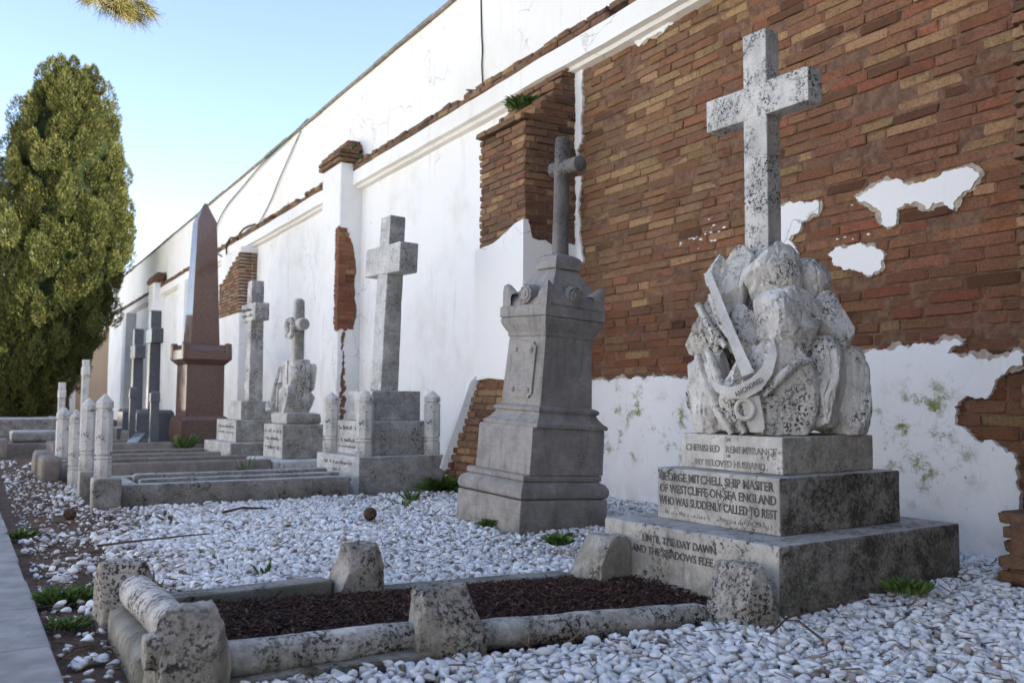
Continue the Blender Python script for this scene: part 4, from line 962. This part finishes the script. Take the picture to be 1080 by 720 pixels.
bm = bmesh.new(); r2 = random.Random(2)
for i in range(26):
    a = i / 26 * 2 * math.pi; bmesh.ops.create_icosphere(bm, subdivisions=2, radius=r2.uniform(0.026, 0.038), matrix=Matrix.Translation((-0.085 + r2.uniform(-.015, .01), 0.05 + 0.11 * math.cos(a), 1.76 + 0.10 * math.sin(a))))
obj('wreath', bm, M['marble_rock'], cx5, 60)
k5 = thing('grave_surround', 'grey stone kerb in front of the wreath cross', 'grave kerb', (0, 0, 0)); plot(k5, 0.9, 2.86, 10.1, 11.2, 0.22, M['brown_stone'], 0.15, 31)
corner_post((0.86, 10.15, 0.0), 0.78, 0.0, 'slim pinkish post standing behind two white posts by the path', GL, 0.066)
corner_post((0.83, 11.30, 0.0), 0.80, 0.2, 'farthest and lowest of the white posts by the path', GL, 0.078)

# ------------------------------------------------------------------ third cross on three steps, obelisk, dark crosses
c4 = thing('cross_monument', 'grey white marble cross on three steps right of the red obelisk', 'grave monument', (3.28, 12.75, 0), 0.06)
stone('step', cbox(0.05, 0.0, 0.98, 1.25, -0.15, 0.31), M['marble'], c4, r=0.012, seed=31); stone('step', cbox(0.04, 0.0, 0.72, 0.90, 0.3105, 0.61), M['marble'], c4, r=0.012, seed=32); stone('step', cbox(0.03, -0.02, 0.50, 0.62, 0.6105, 0.868), M['marble'], c4, r=0.012, seed=33)
cross_obj(c4, 0.2, 0.22, 0.8685, 2.56, 0.60, 1.99, 2.235, M['marble_cross'], -0.10, 0.02, 0.12)
scrawl(c4, -0.32, [(0.5, 0.04), (0.42, 0.04)], -0.35, 0.35, M['lead'], 7); scrawl(c4, -0.1, [(2.12, 0.05), (2.04, 0.05)], -0.3, 0.1, M['lead'], 8)
k4 = thing('grave_surround', 'brown stone kerb in front of the three-step cross', 'grave kerb', (0, 0, 0)); plot(k4, 0.9, 2.76, 12.1, 13.35, 0.20, M['brown_stone'], 0.16, 41)
ob = thing('obelisk', 'tall polished red granite obelisk on a moulded pedestal', 'obelisk', (3.44, 16.85, 0), 0.07)
def gr(rings, name, par, mat, ang=25):
    bm = bmesh.new(); loft(bm, [(a, a, z) for a, z in rings], 4); return obj(name, bm, mat, par, ang)
gr([(0.66, -0.1), (0.66, 0.10)], 'base_slab', ob, M['brown_stone']); gr([(0.42, 0.1005), (0.42, 0.52), (0.36, 0.585)], 'base_block', ob, M['red_granite'])
gr([(0.335, 0.5855), (0.33, 1.50)], 'pedestal', ob, M['red_granite']); gr([(0.335, 1.5005), (0.39, 1.56), (0.43, 1.60), (0.43, 1.76), (0.34, 1.86), (0.31, 1.87)], 'cap', ob, M['red_granite'])
for sx, sy in ((-1, -1), (1, -1), (1, 1), (-1, 1)):
    bm = bmesh.new(); worn_box(bm, min(sx * 0.32, sx * 0.435), max(sx * 0.32, sx * 0.435), min(sy * 0.32, sy * 0.435), max(sy * 0.32, sy * 0.435), 1.6, 1.90, r=0.03, cell=0.2, seed=3); obj('corner_ear', bm, M['red_granite'], ob, 40)
gr([(0.255, 1.8705), (0.17, 4.12), (0.02, 4.48)], 'shaft', ob, M['red_granite'])
def dark_cross(loc, H, label, wsh, arm, stepw):
    t = thing('granite_cross', label, 'grave monument', loc, 0.04, 'dark granite crosses left of the obelisk')
    gr([(stepw, -0.1), (stepw, 0.30)], 'step', t, M['dark_granite']); gr([(stepw * 0.72, 0.3005), (stepw * 0.72, 0.62), (stepw * 0.62, 0.68)], 'step', t, M['dark_granite'])
    c = cross_obj(t, wsh, wsh, 0.6805, H, arm, H - 0.62, H - 0.34, M['dark_granite'], 0, 0, 0.1)
    bm = bmesh.new(); n = 24
    return t
dark_cross((2.78, 19.8, 0), 2.33, 'dark grey granite cross, the lower and left of two by the obelisk', 0.21, 0.50, 0.42)
dark_cross((2.80, 17.9, 0), 2.55, 'dark grey granite cross, the taller one nearest the obelisk', 0.21, 0.50, 0.46)
def stub(loc, H, r, label, lean=0.0):
    t = thing('granite_post', label, 'post', loc, 0.0, 'small dark granite posts by the obelisk'); t.rotation_euler = (lean, 0, 0)
    bm = bmesh.new(); loft(bm, [(r, r, 0.06), (r * 0.95, r * 0.95, H * 0.85), (r * 1.15, r * 1.15, H * 0.86), (r * 1.1, r * 1.1, H), (r * 0.6, r * 0.6, H * 1.03)], 4); obj('post_shaft', bm, M['dark_granite'], t, 20)
    bm = bmesh.new(); loft(bm, [(r * 2.6, r * 2.6, -0.05), (r * 2.6, r * 2.6, 0.06)], 4); obj('post_foot', bm, M['pale_kerb'], t, 20)
stub((2.36, 14.9, 0.0), 0.98, 0.062, 'small dark granite post on a pale foot, nearest of the pair'); stub((2.18, 15.9, 0.0), 1.05, 0.05, 'slim dark granite post left of its pair')
bm = bmesh.new(); worn_box(bm, -0.20, 0.20, -0.02, 0.02, 0, 0.40, r=0.01, cell=0.2)
p = tag(obj('grave_tablet', bm, M['dark_granite'], None, 40), 'small polished tilted tablet shining below the dark crosses', 'grave tablet'); p.location = (2.05, 15.6, 0.02); p.rotation_euler = (R(-38), 0, R(-75))
kd = thing('grave_surround', 'low brown kerb around the dark granite posts', 'grave kerb', (0, 0, 0)); plot(kd, 0.95, 2.6, 14.6, 16.2, 0.22, M['brown_stone'], 0.2, 51)
# low tombs at the left in the distance
bm = bmesh.new(); worn_box(bm, 0.40, 1.45, 16.6, 17.6, -0.1, 0.16, r=0.02, cell=0.2, seed=2); t = thing('ledger_tomb', 'low grey ledger slab on a brown base left of the white posts', 'tomb', (0, 0, 0)); obj('tomb_base', bm, M['brown_stone'], t, 40)
bm = bmesh.new(); worn_box(bm, 0.46, 1.42, 16.65, 17.55, 0.1605, 0.34, r=0.05, cell=0.2, seed=3); obj('ledger', bm, M['pale_kerb'], t, 40)
bm = bmesh.new(); worn_box(bm, -0.25, 0.40, 15.7, 16.3, -0.1, 0.26, r=0.03, cell=0.2, seed=5); tag(obj('kerb_block', bm, M['brown_stone'], None, 40), 'plain brown stone block at the left edge beside the path', 'stone block')
bm = bmesh.new(); worn_box(bm, -1.4, 2.4, 24.6, 27.0, -0.1, 0.38, r=0.03, cell=0.4, seed=6); tag(obj('low_tomb', bm, M['pale_kerb'], None, 40), 'wide low pale tomb in front of the cypress', 'tomb')
bm = bmesh.new(); worn_box(bm, 0.60, 0.80, 10.9, 11.6, -0.1, 0.25, r=0.05, seed=8); tag(obj('kerb_stone', bm, M['brown_stone'], None, 40), 'nearer rounded brown kerb stone left of the white posts', 'kerb', 'brown kerb stones by the path')
bm = bmesh.new(); worn_box(bm, 0.58, 0.78, 11.8, 12.5, -0.1, 0.26, r=0.05, seed=9); tag(obj('kerb_stone', bm, M['brown_stone'], None, 40), 'farther rounded brown kerb stone left of the white posts', 'kerb', 'brown kerb stones by the path')
def white_cross(loc, H, label):
    t = thing('white_cross', label, 'grave monument', loc, 0.05, 'far white crosses by the cypress'); stone('step', cbox(0, 0, 0.6, 0.6, -0.1, 0.35), M['white_marble'], t, r=0.02, cell=0.2)
    cross_obj(t, 0.18, 0.2, 0.3505, H, 0.42, H - 0.45, H - 0.22, M['white_marble'])
white_cross((2.62, 28.6, 0), 2.0, 'taller white cross in front of the brown far wall'); white_cross((2.08, 29.4, 0), 1.35, 'lower white cross against the dark cypress foot')

# ------------------------------------------------------------------ pebbles
def ico(sub):
    t = bmesh.new(); bmesh.ops.create_icosphere(t, subdivisions=sub, radius=1.0)
    v = np.array([x.co for x in t.verts], np.float32); f = np.array([[x.index for x in a.verts] for a in t.faces], np.int32); t.free(); return v, f
ICO = {1: ico(1), 2: ico(2)}
BLOCK = [(0.45, 3.02, 2.85, 4.07), (2.98, 4.42, 2.80, 4.0), (3.1, 3.9, 5.18, 5.98), (0.80, 4.2, 7.85, 9.15), (0.8, 3.8, 10.1, 11.3), (0.8, 3.8, 12.1, 13.4), (3.95, 5.0, 7.15, 8.05), (4.35, 5, 1.7, 2.64)]
def free(x, y, m=0.0): return not any(a - m < x < b + m and c - m < y < d + m for a, b, c, d in BLOCK)
def pebbles(name, pts, sub, seed):
    r = np.random.default_rng(seed); v, f = ICO[sub]; n = len(pts); nv = len(v); V = np.empty((n, nv, 3), np.float32)
    for i, (x, y, z, s) in enumerate(pts):
        sx, sy, sz = s * r.uniform(0.95, 1.6), s * r.uniform(0.75, 1.15), s * r.uniform(0.5, 0.85)
        p = v * (1 + 0.0)
        q = r.normal(0, 1, (6, 3)); 
        for d in q:
            d = d / np.linalg.norm(d); k = p @ d - 0.50; p = p - np.outer(np.maximum(k, 0) * 0.95, d)
        p = p * (1 + 0.10 * r.standard_normal((nv, 1)) * (0.5 if sub == 2 else 0.7))
        p = p * (sx, sy, sz)
        a = r.uniform(0, 6.28); t1, t2 = r.normal(0, 0.35), r.normal(0, 0.35)
        ca, sa = math.cos(a), math.sin(a); Rz = np.array([[ca, -sa, 0], [sa, ca, 0], [0, 0, 1]]); c1, s1, c2, s2 = math.cos(t1), math.sin(t1), math.cos(t2), math.sin(t2)
        Rm = Rz @ np.array([[1, 0, 0], [0, c1, -s1], [0, s1, c1]]) @ np.array([[c2, 0, s2], [0, 1, 0], [-s2, 0, c2]])
        V[i] = p @ Rm.T + (x, y, z)
    Fa = (f[None] + (np.arange(n) * nv)[:, None, None]).reshape(-1, 3)
    me = mesh_np(name, V.reshape(-1, 3), Fa); me.shade_smooth(); return me
r = np.random.default_rng(5); near = []; far_ = []
def dens(x, y):
    """white gravel is thick by the graves, thin and scattered by the path"""
    n = mnoise.noise(Vector((x * 2.2, y * 1.6, 4)))
    edge = (x - 0.62 - 0.18 * mnoise.noise(Vector((y * 0.9, 1, 1)))) / 0.35
    d = max(0.0, min(1.0, edge)); d = max(d, 0.16 + 0.22 * n) if x < 1.0 else d
    if y > 6.6 and x < 1.3: d *= 0.45 + 0.8 * n
    if x > 3.0 and y > 6.2: d *= 0.8
    return d
step = 0.0375
for layer in range(2):
    yy = 1.0
    while yy < 14.5:
        st = step * (1.0 if yy < 7 else 1.15); xx = 0.26 + (0.5 * st if int(yy / st) % 2 else 0)
        while xx < 5.0:
            x = xx + r.normal(0, st * 0.22); y = yy + r.normal(0, st * 0.22); xx += st
            if x < 0.26 or not free(x, y, 0.008): continue
            vis = (x * 0.86 - y * 0.51) / max(0.2, (x * 0.51 + y * 0.86))
            if abs(vis) > 0.85: continue
            d = dens(x, y)
            if layer == 0 and r.random() > d: continue
            if layer == 1 and r.random() > 0.85 * d * d: continue
            s = r.uniform(0.013, 0.026) * (1.2 if r.random() < 0.15 else 1)
            if x < 0.7 and r.random() < .3: s *= 1.25
            z = heights(x, y) - 0.02 + s * 0.5 + (0.018 if layer else 0) + 0.02 * max(0, mnoise.noise(Vector((x * 2, y * 2, 9)))) + 0.01
            (near if y < 7.2 else far_).append((x, y, z, s))
        yy += st * 0.88
for k in range(3000):
    x, y = r.uniform(0.26, 1.25), 1.5 + 11 * r.random() ** 1.3
    if not free(x, y, 0.01) or r.random() > 0.75 + 0.6 * mnoise.noise(Vector((x * 3, y * 2, 7))): continue
    (near if y < 5 else far_).append((x, y, heights(x, y) - 0.012, r.uniform(0.006, 0.016)))
bmj = [pebbles('n', near, 2, 1), pebbles('f', far_, 1, 2)]
bm = bmesh.new(); [bm.from_mesh(a) for a in bmj]; me = bpy.data.meshes.new('white_gravel'); bm.to_mesh(me); bm.free(); me.shade_smooth()
tag(obj('white_gravel', me, M['pebble'], None, 180), kind='stuff')
# pine needles, bark bits and twigs on and between the pebbles
def reg(rr):
    while True:
        x, y = rr.uniform(0.25, 4.9), 1.2 + 11 * rr.random() ** 1.4
        if not free(x, y): continue
        if x > 1.0 and rr.random() > 0.30: continue
        return x, y
tag(obj('leaf_litter', sticks(5200, reg, lambda x, y: (0.006 if x < 0.8 else 0.03), 0.015, 0.085, 0.0016, 0.007, 8, 0.2), M['litter']), kind='stuff')
# single twigs one can pick out
def twig(pts, rr, label):
    bm = bmesh.new(); P = [Vector(p) for p in pts]; tube(bm, P, [rr * (1 - 0.6 * i / len(P)) for i in range(len(P))], 6)
    tag(obj('twig', bm, M['bark'], None, 60), label, 'twig')
twig([(0.62, 5.75, 0.04), (0.78, 5.72, 0.055), (0.95, 5.80, 0.05), (1.12, 5.78, 0.06), (1.28, 5.86, 0.05)], 0.008, 'long dark twig on the white gravel behind the far left corner stone')
twig([(1.6, 6.9, 0.05), (1.75, 6.95, 0.07), (1.95, 7.0, 0.05)], 0.012, 'short dark twig on the white gravel near the pale double kerb')
twig([(2.5, 2.35, 0.06), (2.7, 2.45, 0.075), (2.95, 2.5, 0.065), (3.25, 2.62, 0.07)], 0.004, 'thin dry twig on the gravel in front of the bottom step')
twig([(2.6, 2.2, 0.06), (2.66, 2.36, 0.085), (2.68, 2.44, 0.07)], 0.005, 'short brown twig lying on near gravel')
def cone(loc, s, label):
    bm = bmesh.new(); r2 = random.Random(int(loc[0] * 100))
    bmesh.ops.create_icosphere(bm, subdivisions=2, radius=s * 0.75, matrix=Matrix.Diagonal((1, 1, 1.05, 1)))
    for i in range(70):
        z = -0.95 + 1.9 * (i + 0.5) / 70; a = i * 2.39996; rr = math.sqrt(max(0.02, 1 - z * z)); c = Vector((rr * math.cos(a), rr * math.sin(a), z)) * s
        q = Vector(c).to_track_quat('Z', 'Y').to_matrix().to_4x4()
        bmesh.ops.create_cone(bm, segments=5, radius1=s * 0.26, radius2=s * 0.06, depth=s * 0.26, cap_ends=True, matrix=Matrix.Translation(c * 0.92) @ q @ Matrix.Rotation(0.5, 4, 'X'))
    o = tag(obj('pine_cone', bm, M['bark'], None, 0), label, 'pine cone'); o.location = loc; o.rotation_euler = (1.2, 0.3, loc[1])
cone((2.46, 6.12, 0.075), 0.048, 'dark pine cone alone on the white gravel before the grey pedestal'); cone((0.60, 7.3, 0.05), 0.045, 'dark pine cone near the path below the white posts')

# ------------------------------------------------------------------ weeds
def weed(loc, n, L, spread, label, kind='leaf', seed=1, name='weed', w_=0.012, lift=1.0):
    r = random.Random(seed); V = []; Fc = []
    for i in range(n):
        a = r.uniform(0, 6.28); q = r.random() ** 0.6 * spread; bx, by = q * 0.5 * math.cos(a), q * 0.5 * math.sin(a); ln = L * r.uniform(0.5, 1.1); wd = w_ * r.uniform(0.7, 1.3)
        d = Vector((math.cos(a) * r.uniform(0.2, 1.0), math.sin(a) * r.uniform(0.2, 1.0), lift * r.uniform(0.5, 1.1))).normalized(); s = d.cross(Vector((r.gauss(0, 1), r.gauss(0, 1), 0.3))).normalized(); b = len(V)
        p = Vector((bx, by, 0)); g = Vector((0, 0, -0.35 * ln))
        for t, k in ((0, 0.35), (0.35, 1.0), (0.7, 0.85), (1.0, 0.08)):
            c = p + d * ln * t + g * t * t; V += [c - s * wd * k, c + s * wd * k]
        for t in range(3): Fc.append([b + 2 * t, b + 2 * t + 1, b + 2 * t + 3, b + 2 * t + 2])
    o = tag(obj(name, mesh_np(name, V, Fc), M['leaf'], None, 180), label, 'weed'); o.location = loc; return o
weed((0.36, 4.45, 0.0), 620, 0.10, 0.20, 'bushy green weed at the path edge, largest of the weeds', seed=1, w_=0.006, lift=1.7)
weed((0.33, 3.95, 0.0), 160, 0.07, 0.14, 'low green weed just in front of the bushy path-edge weed', seed=2, w_=0.005, lift=1.4)
weed((0.27, 6.6, 0.0), 90, 0.09, 0.16, 'far patch of weed at the path edge', seed=3)
weed((3.72, 2.66, 0.03), 300, 0.085, 0.19, 'leafy weed at the foot of the dark side of the bottom step', seed=4, w_=0.007, lift=1.8)
weed((3.05, 4.55, 0.03), 70, 0.13, 0.07, 'green weed behind the far right corner stone', seed=5, w_=0.018)
weed((3.08, 5.45, 0.02), 60, 0.13, 0.05, 'small upright weed at the left face of the grey pedestal', seed=6, w_=0.014)
weed((3.95, 7.9, 0.0), 260, 0.30, 0.22, 'dark green bush of weeds between the stepped cross and the brick foot', seed=7, w_=0.016)
weed((3.30, 7.25, 0.0), 40, 0.20, 0.10, 'tuft of grass blades in the gravel before the stepped cross', seed=8, w_=0.006, lift=2.0)
weed((3.05, 6.9, 0.0), 30, 0.12, 0.14, 'sparse grass in the gravel left of the grey pedestal', seed=18, w_=0.005, lift=2.0)
weed((1.27, 4.55, 0.0), 12, 0.16, 0.05, 'thin grass blades behind the far middle corner stone', seed=9, w_=0.006, lift=2.2)
weed((0.72, 4.3, 0.0), 7, 0.2, 0.04, 'few upright dry blades behind the far left corner stone', seed=10, w_=0.005, lift=3.0)
weed((2.52, 9.9, 0.0), 14, 0.45, 0.06, 'tall thin weed before the wreath cross', seed=11, w_=0.012, lift=3.5)
weed((2.60, 13.7, 0.1), 60, 0.45, 0.12, 'upright weed beside the obelisk steps', seed=12, w_=0.02, lift=2.5)
weed((4.62, 7.55, 3.86), 320, 0.17, 0.26, 'weeds sprouting from the head of the broken brick buttress', seed=13, w_=0.014)
weed((4.97, 12.7, 4.55), 60, 0.16, 0.12, 'weed on the ledge beside the brick cap', seed=14, w_=0.02)
weed((4.95, 4.02, 1.46), 50, 0.08, 0.06, 'small weed rooted in the brickwork above the lower plaster', seed=15, w_=0.012)
weed((4.25, 6.0, 0.22), 50, 0.16, 0.06, 'weed peeping out behind the grey pedestal', seed=16, w_=0.02)

# ------------------------------------------------------------------ cypress
cy = thing('cypress_tree', 'broad old cypress with dense olive green foliage beside the far end of the wall', 'tree', (2.2, 33.0, 0))
bm = bmesh.new(); tube(bm, [(0, 0, -0.2), (0.02, 0, 1.0), (0.05, 0.03, 4), (0, 0, 9)], [0.42, 0.34, 0.25, 0.08], 12); obj('trunk', bm, M['bark'], cy, 60)
HT = 12.5
def crad(t):
    """outline of the crown, t = height fraction"""
    pr = [(0.0, 0.9), (0.06, 1.15), (0.12, 1.5), (0.25, 1.9), (0.38, 2.1), (0.5, 2.1), (0.60, 2.08), (0.74, 1.86), (0.86, 1.42), (0.94, 0.95), (0.98, 0.55), (1.0, 0.25)]
    for (a, b), (c, d) in zip(pr, pr[1:]):
        if t <= c: return b + (d - b) * (t - a) / (c - a)
    return 0.2
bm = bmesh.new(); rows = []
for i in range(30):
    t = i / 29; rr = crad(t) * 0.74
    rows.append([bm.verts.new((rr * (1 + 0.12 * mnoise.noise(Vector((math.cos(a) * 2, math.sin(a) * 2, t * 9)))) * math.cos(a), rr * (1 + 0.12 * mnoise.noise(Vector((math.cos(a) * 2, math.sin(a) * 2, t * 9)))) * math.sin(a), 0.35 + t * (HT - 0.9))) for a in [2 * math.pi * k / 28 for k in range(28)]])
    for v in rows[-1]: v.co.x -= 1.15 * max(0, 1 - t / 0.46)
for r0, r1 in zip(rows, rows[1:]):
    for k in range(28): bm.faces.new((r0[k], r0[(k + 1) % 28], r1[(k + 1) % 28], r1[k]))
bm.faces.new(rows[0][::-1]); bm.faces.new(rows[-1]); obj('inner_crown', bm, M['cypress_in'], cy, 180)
r = np.random.default_rng(9); V = []; nc = 2100
def blades(cs, axes, rad, hgt, nb):
    out = []
    for c, ax in zip(cs, axes):
        n = nb; u = r.normal(0, 1, (n, 3)); u /= np.linalg.norm(u, axis=1)[:, None]; q = r.random(n) ** 0.33
        P = c + u * q[:, None] * (rad, rad, hgt)
        D = ax + u * (0.55, 0.55, 0.35) + r.normal(0, 0.25, (n, 3)); D /= np.linalg.norm(D, axis=1)[:, None]
        S = np.cross(D, r.normal(0, 1, (n, 3))); S /= np.linalg.norm(S, axis=1)[:, None]
        L = r.uniform(0.10, 0.22, (n, 1)); W = r.uniform(0.028, 0.055, (n, 1))
        out.append(np.stack([P - S * W * 0.6, P + S * W * 0.6, P + D * L * 0.55 + S * W, P + D * L], 1))
    return np.concatenate(out)
cs = []; axs = []; Qs = []
def plumes(n, place, rad, hgt, nb):
    out = []
    for i in range(n):
        c, ax, k = place(i); u = r.normal(0, 1, (nb, 3)); u /= np.linalg.norm(u, axis=1)[:, None]; q = r.uniform(0.72, 1.05, (nb, 1))
        hh = u[:, 2:3]; taper_ = np.where(hh > 0, 1 - 0.35 * hh, 1.0)
        P = c + u * q * np.array([rad * k, rad * k, hgt * k]) * np.concatenate([taper_, taper_, np.ones_like(taper_)], 1)
        D = ax + u * (0.75, 0.75, 0.35) + r.normal(0, 0.22, (nb, 3)); D /= np.linalg.norm(D, axis=1)[:, None]
        S = np.cross(D, r.normal(0, 1, (nb, 3))); S /= np.linalg.norm(S, axis=1)[:, None]
        L = r.uniform(0.06, 0.115, (nb, 1)); W = r.uniform(0.012, 0.024, (nb, 1))
        out.append(np.stack([P - S * W * 0.6, P + S * W * 0.6, P + D * L * 0.55 + S * W, P + D * L], 1))
    return np.concatenate(out)
def onc(i):
    t = (i + 0.5) / 600; t = 1 - (1 - t) ** 0.80; a = i * 2.39996 + r.normal(0, 0.25)
    lump = 1 + 0.20 * mnoise.noise(Vector((math.cos(a) * 2.8, math.sin(a) * 2.8, t * 9.0)))
    rr = max(0.05, crad(t) * lump * 0.93 - 0.16 + r.normal(0, 0.19))
    return np.array([rr * math.cos(a) - 1.15 * max(0, 1 - t / 0.46), rr * math.sin(a), 0.3 + t * (HT - 0.75)]), np.array([0.5 * math.cos(a), 0.5 * math.sin(a), 1.0]), r.uniform(0.6, 1.3)
Q = plumes(600, onc, 0.26, 0.50, 560)
me = mesh_np('crown', Q.reshape(-1, 3), np.arange(len(Q) * 4).reshape(-1, 4)); obj('crown', me, M['cypress'], cy)
# unseen cypress copies added behind the camera to darken the stones' near faces
cy['group'] = 'old cypresses of the cemetery'
for k, (tx, ty, rz, sc, lab) in enumerate([(-2.6, -6.5, 1.0, 0.9, 'unseen cypress added for shade behind the viewpoint, nearest the path'), (1.2, -7.5, 2.2, 1.0, 'unseen cypress added for shade behind the viewpoint, middle of the three'), (4.0, -6.0, 4.0, 0.85, 'unseen cypress added for shade behind the viewpoint, nearest the wall')]):
    t = cy.copy(); COL.objects.link(t); t.location = (tx, ty, 0); t.rotation_euler = (0, 0, rz); t.scale = (sc, sc, sc); t['label'] = lab
    for ch in list(cy.children): c = ch.copy(); COL.objects.link(c); c.parent = t
# dark evergreen shrubs at the foot of the cypress
for k, (sx_, sy_, rad_, h_, lab) in enumerate([(0.2, 36.5, 1.6, 3.6, 'dark evergreen shrub at the left edge behind the cypress foot'), (1.6, 38.0, 1.3, 2.4, 'lower dark evergreen shrub directly behind the cypress trunk')]):
    sh = thing('evergreen_shrub', lab, 'shrub', (sx_, sy_, 0), 0, 'dark shrubs behind the cypress')
    bm = bmesh.new(); tube(bm, [(0, 0, -0.1), (0.05, 0, h_ * 0.6)], [0.10, 0.04], 8); obj('stem', bm, M['bark'], sh, 60)
    def onb(i):
        u = r.normal(0, 1, 3); u /= np.linalg.norm(u); u[2] = abs(u[2]) * 1.0 if r.random() < .8 else u[2]; q = r.random() ** 0.4
        return np.array([u[0] * rad_ * q, u[1] * rad_ * q, h_ * 0.45 + u[2] * h_ * 0.5 * q]), u * 0.6 + (0, 0, 0.5), r.uniform(0.8, 1.3)
    Qb = plumes(170, onb, 0.3, 0.3, 190); obj('foliage', mesh_np('foliage', Qb.reshape(-1, 3), np.arange(len(Qb) * 4).reshape(-1, 4)), M['cypress'], sh)

# ------------------------------------------------------------------ pine bough hanging into the top of the view
pine = thing('pine_tree', 'pine standing left of the view with one needled bough hanging over the path', 'tree', (-1.9, 9.4, -0.34))
bm = bmesh.new(); tube(bm, [(0, 0, -0.2), (0.05, 0, 2.0), (-0.05, 0.1, 5), (0.1, 0, 8.5)], [0.24, 0.2, 0.16, 0.07], 12); obj('trunk', bm, M['bark'], pine, 60)
bm = bmesh.new(); tube(bm, [(0, 0, 6.0), (1.0, -0.2, 5.95), (1.9, -0.35, 5.5), (2.6, -0.4, 5.05), (2.9, -0.42, 4.86)], [0.07, 0.05, 0.035, 0.02, 0.012], 8)
tube(bm, [(1.9, -0.35, 5.5), (2.5, -0.2, 5.25), (3.1, -0.1, 5.0)], [0.03, 0.02, 0.01], 6); tube(bm, [(2.3, -0.4, 5.25), (2.5, -0.6, 5.0), (2.62, -0.7, 4.85)], [0.02, 0.014, 0.008], 6)
obj('bough', bm, M['bark'], pine, 60)
V = []; r = np.random.default_rng(4)
tips = [((2.62, -0.40, 4.98), (-.2, 0, -1)), ((2.9, -0.42, 4.88), (.3, 0, -1)), ((3.1, -0.1, 5.0), (.6, 0, -.6)), ((2.62, -0.7, 4.86), (-.1, -.3, -1)), ((2.45, -0.55, 5.0), (-.6, -.2, -.8)), ((2.8, -0.2, 5.0), (.1, .2, -1)), ((1.95, -0.35, 5.45), (0, 0, -1)), ((3.0, -.3, 4.95), (.4, -.2, -.9)), ((3.2, -.15, 5.05), (.8, 0, -.7)), ((2.3, -.4, 5.12), (-.7, 0, -.7))]
for c, d in tips:
    c = np.array(c); d = np.array(d) / np.linalg.norm(d)
    for i in range(420):
        u = r.normal(0, 0.55, 3) + d; u /= np.linalg.norm(u); L = r.uniform(0.10, 0.19); s = np.cross(u, r.normal(0, 1, 3)); s /= np.linalg.norm(s); b = c - d * r.uniform(0, 0.2) + r.normal(0, 0.02, 3); wv = 0.0018
        V += [b - s * wv, b + s * wv, b + u * L + s * wv * 0.4, b + u * L - s * wv * 0.4]
obj('needles', mesh_np('needles', V, np.arange(len(V)).reshape(-1, 4)), M['needle'], pine)
